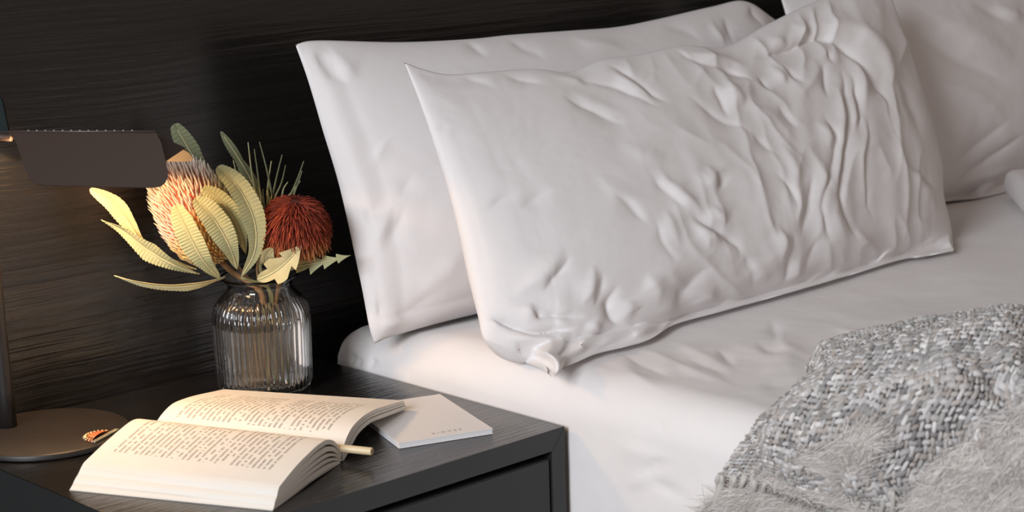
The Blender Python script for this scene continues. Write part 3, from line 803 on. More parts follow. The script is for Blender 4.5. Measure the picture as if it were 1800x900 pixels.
# far half
fTL = [(.169, .017), (.176, .022), (.190, .028), (.212, .0325), (.240, .031), (.270, .027), (.300, .022), (.330, .017)]
fTR = [(.162, .010), (.168, .019), (.180, .027), (.195, .032), (.220, .0345), (.250, .033), (.290, .027), (.326, .0215)]
fBL = [(.160, .0014), (.172, .003), (.190, .006), (.212, .010), (.240, .011), (.270, .011), (.300, .0112), (.334, .0100)]
fBR = [(.164, .0014), (.174, .006), (.188, .013), (.205, .020), (.235, .0225), (.265, .0190), (.300, .0145), (.334, .0105)]
fcuts = [0, .30, .40, .62, .66, 1.0]
for k in range(3):
    f0, f1 = fcuts[2*k], fcuts[2*k+1]; last = k == 2
    slab('page_block', between(fTL, fBL, f1), between(fTR, fBR, f1), between(fTL, fBL, f0), between(fTR, fBR, f0), M['page_far'] if last else M['edge'], M['edge'])
# cover: thin card under both halves
cvL = [(-.001, .0011), (.05, .0011), (.10, .0012), (.15, .0012), (.160, .0013)]
cvR = [(-.001, .0011), (.05, .0019), (.09, .0030), (.13, .0019), (.156, .0012)]
M['cover'] = simple('book_cover_card', (.72, .68, .62), .6)
dn = lambda A, d: [(a, max(z-d, .0003)) for a, z in A]
slab('cover', cvL, cvR, dn(cvL, .0009), dn(cvR, .0009), M['cover'], M['cover'])
sp1 = [(.159, .0030), (.163, .0014), (.168, .0016), (.173, .0040)]
slab('spine', [(a, z+.0012) for a, z in sp1], [(a-.004, z+.0012) for a, z in sp1], sp1, [(a-.004, z) for a, z in sp1], M['cover'], M['cover'], nt_=12)
cfL = dn(fBL, .0002); cfR = dn(fBR, .0002)
slab('cover', cfL, cfR, dn(cfL, .0009), dn(cfR, .0009), M['cover'], M['cover'])

# pencil in the gutter
pen0 = bk(.150, .1625, .0158); pen1 = bk(BL+.0355, .1600, .0148)
dd_ = (pen1-pen0)/np.linalg.norm(pen1-pen0)
pencil = thing('pencil', 'plain cream wooden pencil lying in the gutter of the open book', 'pencil', tuple(pen0))
MB().tube([pen0+dd_*.012, pen1-dd_*.0005, pen1], [.0042, .0042, .0039], 20).build('shaft', NT('cream_lacquer').set(color=(.78, .62, .38), rough=.4).m, pencil, auto=40)
MB().tube([pen0-dd_*.006, pen0+dd_*.012], [.0009, .0042], 20).build('sharpened_tip', simple('bare_wood', (.62, .42, .22), .7), pencil, auto=40)
MB().tube([pen1, pen1+dd_*.0002], .0014, 12).build('core', simple('graphite_brown', (.22, .10, .05), .6), pencil)
for q_ in (.035, .043):
    pq = pen0+(pen1-pen0)*.62+dd_*(q_-.039)
    MB().tube([pq, pq+dd_*.0010], .00428, 20).build('ring', simple('gold_line', (.42, .27, .08), .4), pencil)

# ------------------------------------------------------------------ notepad
c1, c2, c3 = onz(701, 779, NZ+.0068), onz(866, 753, NZ+.0068), onz(797, 689, NZ+.0068)
ex_ = (c2-c1); wx_ = np.linalg.norm(ex_); ex_ /= wx_; ey_ = np.array([-ex_[1], ex_[0], 0]); hy_ = (c3-c2)@ey_
pad = thing('notepad', 'slim white notepad with small lettering, partly under the open book', 'notepad', tuple(c1*[1, 1, 0]+ex_*wx_/2+ey_*hy_/2+np.array([0, 0, NZ])))
def padbox(z0, z1, ins, name, mat):
    V = []
    for z in (z0, z1):
        for a, c in ((ins, ins), (wx_-ins, ins), (wx_-ins, hy_-ins), (ins, hy_-ins)):
            p = c1+ex_*a+ey_*c; V.append((p[0], p[1], NZ+z))
    return prism([V[3], V[2], V[1], V[0], V[7], V[6], V[5], V[4]], name, mat, pad)
white_card = simple('white_card', (.80, .77, .75), .7)
padbox(.0004, .0012, 0, 'back_card', white_card)
padbox(.0012, .0058, .0004, 'paper_leaves', NT('pad_leaves').set(color=(.78, .77, .78), rough=.9).m)
padbox(.0058, .0068, 0, 'front_card', white_card)
fcv = bpy.data.curves.new('lettering', 'FONT'); fcv.body = 'KINDRE'; fcv.size = .0058; fcv.space_character = 2.0; fcv.extrude = .00008
fcv.align_x = 'CENTER'
fo = bpy.data.objects.new('lettering_curve', fcv); COL.objects.link(fo)
dg = bpy.context.evaluated_depsgraph_get(); me = bpy.data.meshes.new_from_object(fo.evaluated_get(dg)); bpy.data.objects.remove(fo, do_unlink=True)
lt = bpy.data.objects.new('lettering', me); COL.objects.link(lt); lt.parent = pad
pl_ = c1+ex_*.062+ey_*.0125; pl_[2] = NZ+.0069
lt.location = Vector(pl_)-Vector(pad.location); lt.rotation_euler = (0, 0, math.atan2(ex_[1], ex_[0]))
me.materials.clear(); me.materials.append(simple('grey_print', (.30, .25, .21), .8))
lt['label'] = 'small widely spaced grey lettering'

# ------------------------------------------------------------------ brooch on the lamp base
bz = NZ+.0078
bc_ = onz(178, 766, bz+.003)
br = thing('brooch', 'orange sunburst brooch with beaded bar resting on the lamp base', 'brooch', (bc_[0], bc_[1], bz))
ba = (onz(214, 747, bz+.003)-onz(156, 778, bz+.003)); ba /= np.linalg.norm(ba); bn = np.array([-ba[1], ba[0], 0])
enam = NT('orange_enamel').set(color=(.85, .22, .09), rough=.25).m
gold = simple('pale_gold', (.72, .52, .28), .3, metal=.9); bead = simple('antique_silver_bead', (.42, .38, .28), .3, metal=.8)
pc = bc_.copy(); pc[2] = bz+.0030
pc = pc + bn*.001
mb = MB()
mb.add(np.vstack([[pc+np.array([0, 0, .0032])]]+[[pc+ba*.0165*math.cos(a)*rr+bn*.0165*math.sin(a)*rr+np.array([0, 0, zz]) for a in np.linspace(0, math.pi, 25)] for rr, zz in ((.5, .0026), (1, .001), (1, -.0025))]),
       [(0, 1+i, 2+i) for i in range(24)]+[(1+25*k+i, 26+25*k+i, 27+25*k+i, 2+25*k+i) for k in range(2) for i in range(24)])
mb.build('enamel_fan', enam, br)
for k in range(11):
    a = math.pi*(k+.5)/11
    dr_ = ba*math.cos(a)+bn*math.sin(a)
    MB().tube([pc+dr_*.0140+np.array([0, 0, .001]), pc+dr_*.0180+np.array([0, 0, .0005]), pc+dr_*.0205+np.array([0, 0, -.0005])], [.0016, .0013, .0004], 6).build('petal_tip', gold, br)
for row in range(2):
    for k in range(19):
        P = pc+ba*(-.0200+.0027*k)-bn*(.0022+.0030*row); P[2] = bz+.0019
        MB().tube([P-np.array([0, 0, .0016]), P-np.array([0, 0, .0009]), P+np.array([0, 0, .0007]), P+np.array([0, 0, .0014])], [.0006, .0013, .0013, .0005], 6).build('bead', bead, br)
Pm = pc.copy(); Pm[2] = bz+.0006
MB().tube([Pm-ba*.0195-bn*.0037, Pm+ba*.026-bn*.0037], .0005, 6).build('bar', gold, br)

# ------------------------------------------------------------------ ribbed glass jar
JC = onz(467, 685, NZ)
jar = thing('glass_jar', 'clear ribbed glass jar half filled with water on the nightstand', 'jar', tuple(JC))
glass = NT('clear_glass').set(color=(1, 1, 1), rough=.0, trans=1.0, ior=1.48).m
watm = NT('clear_water').set(color=(.97, .985, .98), rough=.0, trans=1.0, ior=1.33).m
pin = [(0, .0006), (.030, .0006), (.046, .0006), (.0535, .0040), (.0568, .012), (.0575, .030), (.0583, .070), (.0585, .088), (.0562, .101), (.050, .1115), (.0425, .119), (.0388, .1235), (.0386, .128),
       (.043, .1335), (.0473, .1368), (.0480, .1382), (.0468, .1392), (.0415, .1345), (.0363, .1285), (.0363, .123), (.040, .1175), (.0478, .1095), (.0538, .0995), (.0560, .0875), (.0558, .070), (.0550, .030), (.0538, .014), (.047, .0085), (.03, .0075), (0, .0072)]
pr = catmull([(a, c*1.035) for a, c in pin], 110); pr[:, 0] = np.maximum(pr[:, 0], 0)
nth = 384; NR = 48
tha = np.arange(nth)/nth*2*np.pi
tip_i = np.argmax(pr[:, 1]); k_ = np.arange(len(pr))
outer = k_ < tip_i
amp = np.where(outer,   .0017*sstep(.006, .016, pr[:, 1])*(1-sstep(.108, .120, pr[:, 1])), 0)
RR = pr[None, :, 0]+amp[None]*np.abs(np.cos(tha*NR/2))[:, None]*1.3-amp[None]*.8
Vj = np.stack([JC[0]+RR*np.cos(tha)[:, None], JC[1]+RR*np.sin(tha)[:, None], JC[2]+np.broadcast_to(pr[None, :, 1], RR.shape)], -1).reshape(-1, 3)
mesh_obj('glass_body', Vj, grid_faces(nth, len(pr), wrap=True), glass, jar)
WL = .0850
MB().lathe([(0, .0078), (.030, .0080), (.0465, .0092), (.0532, .0145), (.0544, .030), (.0550, .060), (.05535, WL), (.0546, WL-.0005), (0, WL-.0005)], JC, 96).build('water', watm, jar, auto=50)

# ------------------------------------------------------------------ flowers and foliage in the jar
vd = (JC-CAM)*[1, 1, 0]; vd /= np.linalg.norm(vd)
def FP(px, py, d=0.0): return onplane(px, py, JC-vd*d, vd)
def mat_leaf(name, c1, c2, rough=.55, tr=.25):
    t = NT(name)
    n = t.noise(t.coord(), 45, 3)
    col = t.mix(n, c1, c2)
    t.set(color=col, rough=rough, spec=.3)
    tl_ = t.n('ShaderNodeBsdfTranslucent'); t.t.links.new(col, tl_.inputs[0])
    mx = t.n('ShaderNodeMixShader'); mx.inputs[0].default_value = tr
    out = t.t.nodes['Material Output']
    t.t.links.new(t.b.outputs[0], mx.inputs[1]); t.t.links.new(tl_.outputs[0], mx.inputs[2]); t.t.links.new(mx.outputs[0], out.inputs[0])
    return t.m
LFg = mat_leaf('sage_leaf', (.47, .48, .25), (.58, .57, .33))
LFd = mat_leaf('grey_green_leaf', (.19, .21, .115), (.26, .28, .155))
LFc = mat_leaf('cream_leaf', (.60, .55, .29), (.70, .64, .38))
RIB = simple('pale_midrib', (.62, .55, .32), .6)
def leaf(parent, pts, wmax, mat, teeth=22, depth=.10, roll=0.0, fold=.22, n=150, name='leaf', peak=.62, tipr=.30, curl=0.0, rib=True):
    P = catmull([FP(*p) for p in pts], n)
    s = np.linspace(0, 1, n)
    T = np.gradient(P, axis=0); T /= np.linalg.norm(T, axis=1)[:, None]
    W = np.cross(T, -vd[None]); W /= np.linalg.norm(W, axis=1)[:, None]; N = np.cross(W, T)
    ra = roll if np.ndim(roll) else np.full(n, roll); ra = np.interp(s, np.linspace(0, 1, len(ra)), ra)
    Wr = W*np.cos(ra)[:, None]+N*np.sin(ra)[:, None]; Nr = np.cross(Wr, T)
    N2 = np.where((Nr@vd)[:, None] > 0, -Nr, Nr)
    wp = np.power(np.clip(s/peak, 0, 1), .75)*(s <= peak)+(s > peak)*np.power(np.clip((1-s)/(1-peak), 0, 1), tipr)
    wp = np.clip(wp, .05, 1)*(1+.04*np.sin(s*17))
    saw = np.abs(((s*teeth) % 1.0))
    wt = wmax/2*wp*(1-depth*saw)
    cols = [-1, -.55, -.12, 0, .12, .55, 1]
    V = np.zeros((n, 7, 3))
    for k, c in enumerate(cols):
        h = fold*abs(c)*wt + .04*wmax*np.sin(s*teeth*2*np.pi)*abs(c)*.35 - (.0007 if abs(c) < .05 else 0)
        V[:, k] = P+Wr*(c*wt)[:, None]+N2*(h+curl*wmax*c*np.sin(s*9))[:, None]
    V2 = V-N2[:, None]*.0005
    Vv = np.vstack([V.reshape(-1, 3), V2.reshape(-1, 3)]); m_ = n*7
    F = grid_faces(n, 7)+grid_faces(n, 7, m_, flip=True)
    idx = np.arange(m_).reshape(n, 7)
    ring = list(idx[:, 0])+list(idx[-1, 1:])+list(idx[-2::-1, -1])+list(idx[0, -2:0:-1])
    F += [(ring[k], m_+ring[k], m_+ring[(k+1) % len(ring)], ring[(k+1) % len(ring)]) for k in range(len(ring))]
    o = mesh_obj(name, Vv, F, mat, parent, auto=50)
    if rib:
        MB().tube(P[4:-6:4]+N2[4:-6:4]*.0004, np.linspace(.0011, .0004, len(P[4:-6:4])), 6).build('midrib', RIB, o)
    return o
def bristle_field(roots, dirs, ups, length, rad, c0, c1, nseg=4, sides=3):
    """many tapered curved hairs as one mesh; roots, dirs, ups: (n,3); colours per root and tip"""
    n = len(roots); t = np.linspace(0, 1, nseg)
    L = np.broadcast_to(length, (n,))[:, None, None]
    P = roots[:, None]+dirs[:, None]*L*t[None, :, None]+ups[:, None]*L*(t**2)[None, :, None]
    T = dirs+ups*.5; T /= np.linalg.norm(T, axis=1)[:, None]
    a = np.cross(T, np.array([.31, .52, .79])); a /= np.linalg.norm(a, axis=1)[:, None]; b_ = np.cross(T, a)
    rr = np.broadcast_to(rad, (n,))[:, None]*np.array([1, 1.05, .85, .25][:nseg] if nseg == 4 else np.linspace(1, .25, nseg))[None]
    th_ = np.arange(sides)/sides*2*np.pi
    V = P[:, :, None]+rr[:, :, None, None]*(np.cos(th_)[None, None, :, None]*a[:, None, None]+np.sin(th_)[None, None, :, None]*b_[:, None, None])
    C = c0[:, None, None]*(1-t)[None, :, None, None]+c1[:, None, None]*t[None, :, None, None]
    C = np.broadcast_to(C, V.shape)
    F1 = []
    for i in range(nseg-1):
        for j in range(sides):
            F1.append((i*sides+j, i*sides+(j+1) % sides, (i+1)*sides+(j+1) % sides, (i+1)*sides+j))
    F1 = np.array(F1); k = nseg*sides
    F = (F1[None]+(np.arange(n)*k)[:, None, None]).reshape(-1, 4)
    return V.reshape(-1, 3), F, C.reshape(-1, 3)
def mat_tint(name, rough=.7, tr=0.0):
    t = NT(name); a = t.n('ShaderNodeAttribute'); a.attribute_name = 'tint'
    t.set(color=a.outputs['Color'], rough=rough, spec=.25); return t.m
M['tint'] = mat_tint('dyed_by_strand')
STEM = simple('brown_stem', (.30, .17, .075), .7)
STEMG = simple('green_stem', (.28, .27, .12), .6)
def banksia(name, label, ax0, ax1, hw, rows, per, pal, blen, brad, d, seed, upk=.9):
    r_ = np.random.default_rng(seed)
    A = FP(*ax0, d); B = FP(*ax1, d); ax = B-A; L = np.linalg.norm(ax); ax /= L
    root = thing(name, label, 'flower', tuple(JC+np.array([0, 0, .012])), 'dried flowers in the glass jar')
    e1 = np.cross(ax, [0, 0, 1.0]); e1 /= np.linalg.norm(e1); e2 = np.cross(ax, e1)
    # egg shaped core
    tt = np.linspace(0, 1, 26); rad = lambda t: hw*np.sqrt(np.clip(1-np.abs(2*t-1)**2.3, 0, 1))*(1-.10*(t-.5))
    th_ = np.arange(40)/40*2*np.pi
    V = np.stack([A+ax*L*t+rad(t)*.93*(np.cos(a)*e1+np.sin(a)*e2) for a in th_ for t in tt])
    cc = np.array([pal['core'](t, (np.cos(a)*e1+np.sin(a)*e2)@_r) for a in th_ for t in tt])
    mesh_obj('flower_core', V, grid_faces(40, 26, wrap=True), M['tint'], root, col=cc)
    R, D, U, c0, c1 = [], [], [], [], []
    for i in range(rows):
        for j in range(per):
            t = .03+.95*(j+.5*(i % 2))/per
            a = 2*np.pi*i/rows+t*2.2+r_.normal(0, .018)
            rr = rad(t)*.92
            dr = np.cos(a)*e1+np.sin(a)*e2
            dt = (rad(min(t+.01, 1))-rad(max(t-.01, 0)))/(.02*L)
            nrm = dr-ax*np.clip(dt, -2.5, 2.5); nrm /= np.linalg.norm(nrm)
            R.append(A+ax*L*t+rr*dr); D.append(nrm*.75+r_.normal(0, .10, 3)); U.append(ax*upk*(.6+.4*t))
            a0, a1 = pal['hair'](t, dr@_r, r_); c0.append(a0); c1.append(a1)
    V, F, C = bristle_field(np.array(R), np.array(D), np.array(U), blen*(1+.15*r_.normal(0, 1, len(R))), brad, np.array(c0), np.array(c1))
    tag(mesh_obj('bristles', V, F, M['tint'], root, col=C), kind='stuff')
    return root, A, ax
mixc = lambda a, b, f: tuple(np.array(a)*(1-f)+np.array(b)*f)
pinkness = lambda t, sd: float(sstep(.40, .60, t-.22*sd))
palP = dict(core=lambda t, sd: mixc((.55, .26, .08), (.60, .16, .09), pinkness(t, sd)),
            hair=lambda t, sd, r: (mixc((.74, .50, .18) if r.random() < .75 else (.55, .20, .08), (.80, .40, .28) if r.random() < .6 else (.86, .66, .52), pinkness(t, sd)),
                                   mixc((.88, .76, .42), (.94, .87, .77), pinkness(t, sd))))
def stem(root, pts, r0, r1, mat=STEM, name='stem'):
    P = catmull(pts, 24); return MB().tube(P, np.linspace(r0, r1, 24), 8).build(name, mat, root)
def jin(dx, dy, z): return JC+np.array([dx, dy, z])
b1, A1, x1 = banksia('banksia_flower', 'large pink and yellow banksia head with pale toothed leaves, left in the jar', (386, 462), (300, 292), .0450, 40, 34, palP, .0070, .0018, -.006, 3, 1.4)
stem(b1, [A1+x1*.01, FP(408, 478, .0), jin(.002, -.002, .118), jin(-.012, .002, .06), jin(-.022, .000, .014)], .0040, .003)
leaf(b1, [(388, 491, .036), (357, 457, .062), (330, 407, .070), (309, 360, .066)], .033, LFg, teeth=30, roll=.25)
leaf(b1, [(345, 474, .02), (290, 452, .035), (250, 425, .038), (226, 390, .036), (200, 358, .036), (158, 332, .036)], .024, LFc, teeth=34, roll=[.9, .8, 1.1, .5, .0, .1], peak=.72, tipr=.4)
leaf(b1, [(350, 482, .035), (300, 463, .050), (255, 436, .052), (215, 405, .052), (177, 387, .050)], .026, LFg, teeth=34, roll=[.9, .5, .3, .4, .9], peak=.5, tipr=.9)
leaf(b1, [(396, 487, .034), (350, 500, .060), (300, 504, .062), (250, 499, .062), (200, 485, .060)], .018, LFc, teeth=34, roll=[1.0, .8, .9, .7, .9], peak=.4, tipr=.8)
leaf(b1, [(417, 474, .038), (402, 430, .060), (374, 382, .064), (343, 348, .060)], .033, LFg, teeth=30, roll=-.2)
leaf(b1, [(432, 446, .030), (419, 400, .042), (390, 355, .046), (356, 330, .044)], .029, LFg, teeth=28, roll=.2)
leaf(b1, [(424, 488, .030), (448, 440, .048), (446, 385, .054), (418, 328, .054), (382, 293, .050)], .031, LFg, teeth=36, roll=-.25)
stem(b1, [FP(424, 488, .030), jin(.006, -.014, .124), jin(.004, -.010, .06), jin(.008, -.016, .014)], .0016, .0022, STEMG, 'leaf_stalk')
# dark foliage behind
fs = thing('foliage_sprig', 'two dark green long toothed leaves rising behind the banksia heads', 'foliage', tuple(JC+np.array([0, 0, .012])))
leaf(fs, [(392, 398, -.03), (362, 322, -.035), (335, 268, -.035), (306, 218, -.035)], .028, LFd, teeth=26, roll=.1, peak=.72, tipr=.28)
leaf(fs, [(470, 392, -.02), (448, 330, -.025), (420, 278, -.025), (388, 231, -.022)], .021, LFd, teeth=26, roll=[.0, .3, .9, .2], peak=.55, tipr=.5)
stem(fs, [FP(392, 398, -.03), FP(420, 470, -.015), jin(.008, .012, .118), jin(.010, .020, .06), jin(.006, .026, .014)], .0018, .0022)
stem(fs, [FP(470, 392, -.02), FP(452, 470, -.012), jin(.010, .010, .118), jin(.012, .019, .06)], .0015, .0018)
# needle sprig
nd = thing('needle_sprig', 'thin green needle sprig standing behind the red flower', 'foliage', tuple(JC+np.array([0, 0, .012])))
needles = [((452, 352), (436, 250)), ((458, 345), (447, 262)), ((478, 342), (456, 249)), ((430, 352), (410, 282)), ((444, 365), (425, 296)), ((462, 402), (452, 297)), ((470, 345), (477, 283)),
           ((478, 350), (496, 272)), ((484, 345), (502, 290)), ((495, 348), (506, 320)), ((508, 348), (534, 283)), ((514, 348), (531, 300)), ((506, 346), (528, 318)), ((466, 380), (462, 332)), ((474, 372), (470, 330))]
for k, (a, b_) in enumerate(needles):
    pa, pb = FP(*a, -.012+.004*(k % 3)), FP(*b_, -.016+.006*(k % 4))
    pm = (pa+pb)/2+np.array([0, 0, .002])*(1 if k % 2 else -1)+_r*.0012*((k % 3)-1)
    MB().tube(catmull([pa, pm, pb], 10), np.linspace(.0014, .0006, 10), 6).build('needle', LFd if k % 3 else LFg, nd)
    MB().tube(catmull([FP(462, 440, -.008), (FP(468, 400, -.01)+pa)/2, pa], 8), .0009, 5).build('twig', STEMG, nd)
stem(nd, [FP(462, 440, -.008), FP(458, 475, -.004), jin(.012, -.004, .118), jin(.016, .004, .06), jin(.022, .010, .014)], .0022, .0026, STEMG)
# red drooping flower
rf = thing('red_flower', 'dark red dome shaped flower with drooping bristles, right in the jar', 'flower', tuple(JC+np.array([0, 0, .012])), 'dried flowers in the glass jar')
RC = FP(518, 408, .022); r_ = np.random.default_rng(9)
axr = np.array([0, 0, 1.0])*.97+_r*.06-vd*.22; axr /= np.linalg.norm(axr)
e1 = np.cross(axr, [0, 1, 0.]); e1 /= np.linalg.norm(e1); e2 = np.cross(axr, e1)
tt = np.linspace(0, 1, 20)
V = []
for a in np.arange(36)/36*2*np.pi:
    for t in tt:
        ph = t*math.pi*.92; V.append(RC+axr*.040*math.cos(ph)*(1 if ph < 1.57 else .35)+(np.cos(a)*e1+np.sin(a)*e2)*.034*math.sin(ph)**.85)
mesh_obj('flower_core', V, grid_faces(36, 20, wrap=True), simple('deep_maroon', (.10, .016, .010), .7), rf)
R, D, U, c0, c1, LL = [], [], [], [], [], []
for k in range(1900):
    f = (k+.5)/1900; ph = .10+1.62*f**.62; a = k*2.39996
    dr = np.cos(a)*e1+np.sin(a)*e2
    nrm = axr*math.cos(ph)+dr*math.sin(ph); tan = -axr*math.sin(ph)+dr*math.cos(ph)
    R.append(RC+axr*.0405*math.cos(ph)*(1 if ph < 1.57 else .35)+dr*.0345*math.sin(ph)**.85)
    D.append(tan*.95+nrm*.22+r_.normal(0, .10, 3)); U.append(-nrm*.10+axr*(.10*f))
    dk = r_.random()
    base = mixc((.20, .028, .016), (.30, .055, .022), dk)
    c0.append(mixc(base, (.10, .012, .01), .5*(1-f))); c1.append(mixc(base, (.66, .36, .12), float(sstep(.45, 1.0, f))*(.15+.75*r_.random())))
    LL.append(.016+.010*f)
V, F, C = bristle_field(np.array(R), np.array(D), np.array(U), np.array(LL), .0011, np.array(c0), np.array(c1))
tag(mesh_obj('bristles', V, F, M['tint'], rf, col=C), kind='stuff')
stem(rf, [RC-axr*.02, FP(500, 460, .02), jin(.014, -.016, .120), jin(.006, -.008, .06), jin(-.006, -.012, .014)], .003, .0028)
leaf(rf, [(452, 492, .040), (478, 480, .055), (506, 458, .062), (530, 430, .060)], .040, LFc, teeth=3, depth=.5, roll=.1, n=160, peak=.5, tipr=.7, name='lobed_leaf')
leaf(rf, [(470, 470, .038), (468, 452, .050), (478, 436, .052)], .020, LFc, teeth=3, depth=.4, roll=-.3, n=80, name='lobed_leaf')
leaf(rf, [(498, 474, .020), (535, 466, .030), (575, 459, .034), (616, 449, .034)], .026, LFg, teeth=5, depth=.72, roll=.35, n=160, peak=.4, tipr=.7, name='lobed_leaf')

# ------------------------------------------------------------------ woven throw
throw = thing('throw_blanket', 'chunky woven grey and taupe throw with pale fringe on the bed', 'blanket', (.2, -.9, ZT))
net = [[(1432, 634, .034), (1500, 614, .052), (1600, 594, .070), (1700, 580, .084), (1800, 574, .094), (1920, 572, .098)],
       [(1424, 668, .036), (1492, 672, .050), (1592, 656, .064), (1700, 642, .078), (1810, 632, .086), (1940, 628, .090)],
       [(1392, 702, .030), (1462, 732, .042), (1570, 730, .054), (1690, 716, .066), (1820, 702, .074), (1960, 692, .078)],
       [(1337, 747, .022), (1420, 782, .032), (1545, 800, .044), (1680, 792, .054), (1830, 780, .060), (1980, 772, .062)],
       [(1297, 792, .016), (1380, 820, .024), (1520, 852, .034), (1670, 862, .042), (1840, 858, .046), (2000, 855, .048)],
       [(1264, 840, .012), (1350, 856, .016), (1500, 905, .022), (1660, 930, .028), (1850, 935, .032), (2020, 930, .034)]]
net = np.array(net, float)
pp, yy = bed_hit(net[..., :2], net[..., 2])
X0 = bed_pt(pp, yy, net[..., 2])
# the throw runs on to the right of the picture and comes down onto the bed there
g1 = X0[:, -1]-X0[:, -2]; g1 = g1/np.linalg.norm(g1, axis=1)[:, None]
on_top = (X0[:, -1, 0] > XS+RB)[:, None]*np.array([0, 0, 1.0])
e1_ = X0[:, -1]+g1*.12; e1_ += on_top*((ZT+.012-e1_[:, 2])*.35)[:, None]
e2_ = X0[:, -1]+g1*.24; e2_ += on_top*((ZT+.012-e2_[:, 2])*1.0)[:, None]
X0 = np.concatenate([X0, e1_[:, None], e2_[:, None]], 1)
vt = np.array([math.sin(YAW), math.cos(YAW), 0])
back1 = X0[0]+vt*.018; back1[:, 2] -= .006
back2 = X0[0]+vt*.050; back2[:, 2] = ZT+.012
ctrl = np.concatenate([back2[None], back1[None], X0], 0)
def bicubic(ctrl, nr, nc):
    A = np.stack([catmull(ctrl[i], nc) for i in range(ctrl.shape[0])], 0)
    return np.stack([catmull(A[:, j], nr) for j in range(nc)], 1)
NRW, NCW = 62, 122
fold_strokes = [
    ([(1340, 830), (1429, 748), (1505, 695), (1573, 662), (1694, 640), (1800, 614), (1930, 598)], 26, .030, .06),
    ([(1425, 640), (1500, 620), (1600, 602), (1700, 588), (1820, 580)], 18, .012, .04),
    ([(1380, 850), (1480, 775), (1565, 730), (1650, 708), (1760, 680), (1850, 660)], 26, .022, .08),
    ([(1600, 840), (1660, 800), (1715, 752), (1800, 690)], 26, -.020, .1),
    ([(1500, 880), (1545, 825), (1600, 785), (1680, 745), (1760, 700)], 26, .026, .1),
    ([(1720, 810), (1790, 755), (1880, 700)], 26, .026, .12),
]
def equalise(G, it=2):
    for _ in range(it):
        G = np.stack([catmull(G[i], G.shape[1]) for i in range(G.shape[0])], 0)
        G = np.stack([catmull(G[:, j], G.shape[0]) for j in range(G.shape[1])], 1)
    return G
def normals(G):
    n = np.cross(np.gradient(G, axis=0), np.gradient(G, axis=1)); n /= np.linalg.norm(n, axis=-1)[..., None]
    return n if n[..., 2].mean() > 0 else -n
G = equalise(bicubic(ctrl, NRW, NCW))
q = proj(G)
h = stroke_disp(q[..., 0], q[..., 1], fold_strokes, .5)/FOLD*1.0+.003*fbm(*np.meshgrid(np.arange(NCW)/15., np.arange(NRW)/15.), 77, 3)
h *= sstep(0, 10, np.arange(NRW))[:, None]
X = equalise(G+normals(G)*h[..., None], 1)
px_, pz_, _, _ = bed_prof(np.array([0.]))
X[..., 2] = np.where(X[..., 0] > XS+RB, np.maximum(X[..., 2], ZT+.010), X[..., 2])
du = np.gradient(X, axis=0); dv_ = np.gradient(X, axis=1)
print('weave cell', np.linalg.norm(du, axis=-1).mean(), np.linalg.norm(dv_, axis=-1).mean())
# underside cloth, a continuous sheet of some thickness
Nn = normals(X)
sub = X[::2, ::2]; nsub = Nn[::2, ::2]
V1 = sub-nsub*.0010; V2 = sub-nsub*.005; nr_, nc_ = sub.shape[:2]; m_ = nr_*nc_
F = grid_faces(nr_, nc_)+grid_faces(nr_, nc_, m_, flip=True)
idx = np.arange(m_).reshape(nr_, nc_); ring = list(idx[:, 0])+list(idx[-1, 1:])+list(idx[-2::-1, -1])+list(idx[0, -2:0:-1])
F += [(ring[k], m_+ring[k], m_+ring[(k+1) % len(ring)], ring[(k+1) % len(ring)]) for k in range(len(ring))]
mesh_obj('backing_cloth', np.vstack([V1.reshape(-1, 3), V2.reshape(-1, 3)]), F, simple('dark_taupe_wool', (.16, .145, .135), .95), throw)
# the weave: one plump yarn float per crossing
r_ = np.random.default_rng(21)
pal = np.array([(.60, .585, .58), (.45, .43, .415), (.34, .33, .325), (.23, .225, .22), (.14, .135, .13), (.42, .37, .33), (.28, .24, .21), (.74, .72, .70), (.52, .505, .50)])
wts = np.array([.16, .18, .14, .10, .06, .13, .08, .05, .10]); wts /= wts.sum()
th_ = np.arange(6)/6*2*np.pi; lat = np.array([-.93, -.45, .45, .93])*np.pi/2
unit = np.array([(math.sin(l), math.cos(l)*math.cos(a), math.cos(l)*math.sin(a)) for l in lat for a in th_])
Fu = np.array([(i*6+j, i*6+(j+1) % 6, (i+1)*6+(j+1) % 6, (i+1)*6+j) for i in range(3) for j in range(6)])
Vn, Cn, cnt = [], [], 0
rowc = r_.random(NRW); colc = r_.random(NCW)
patch = fbm(*np.meshgrid(np.arange(NCW)/12., np.arange(NRW)/12.), 5, 3)
for i in range(NRW):
    for j in range(NCW):
        tu, tv = du[i, j], dv_[i, j]; lu, lv = np.linalg.norm(tu), np.linalg.norm(tv)
        if (i+j) % 2: a_, la, b_, lb = tu/lu, lu, tv/lv, lv
        else: a_, la, b_, lb = tv/lv, lv, tu/lu, lu
        n_ = Nn[i, j]
        sc = 1+.16*r_.normal()
        sc = min(max(sc, .7), 1.35)
        a2 = a_+b_*r_.normal(0, .12)
        V = X[i, j]+unit[:, 0:1]*a2*la*.74*sc+unit[:, 1:2]*b_*lb*.54*sc+unit[:, 2:3]*n_*min(la, lb)*.60*sc+n_*(.0006+.0005*r_.normal())
        Vn.append(V)
        c = pal[r_.choice(9, p=wts)]*(1+.35*patch[i, j])
        if r_.random() < .35: c = mixc(c, pal[int(rowc[i]*9) % 9 if (i+j) % 2 else int(colc[j]*9) % 9], .7)
        Cn.append(np.broadcast_to(np.asarray(c), (24, 3)))
N_ = len(Vn)
Fw = (Fu[None]+(np.arange(N_)*24)[:, None, None]).reshape(-1, 4)
wl = NT('wool_yarn'); at = wl.n('ShaderNodeAttribute'); at.attribute_name = 'tint'
nz_ = wl.noise(wl.coord(), 700, 2)
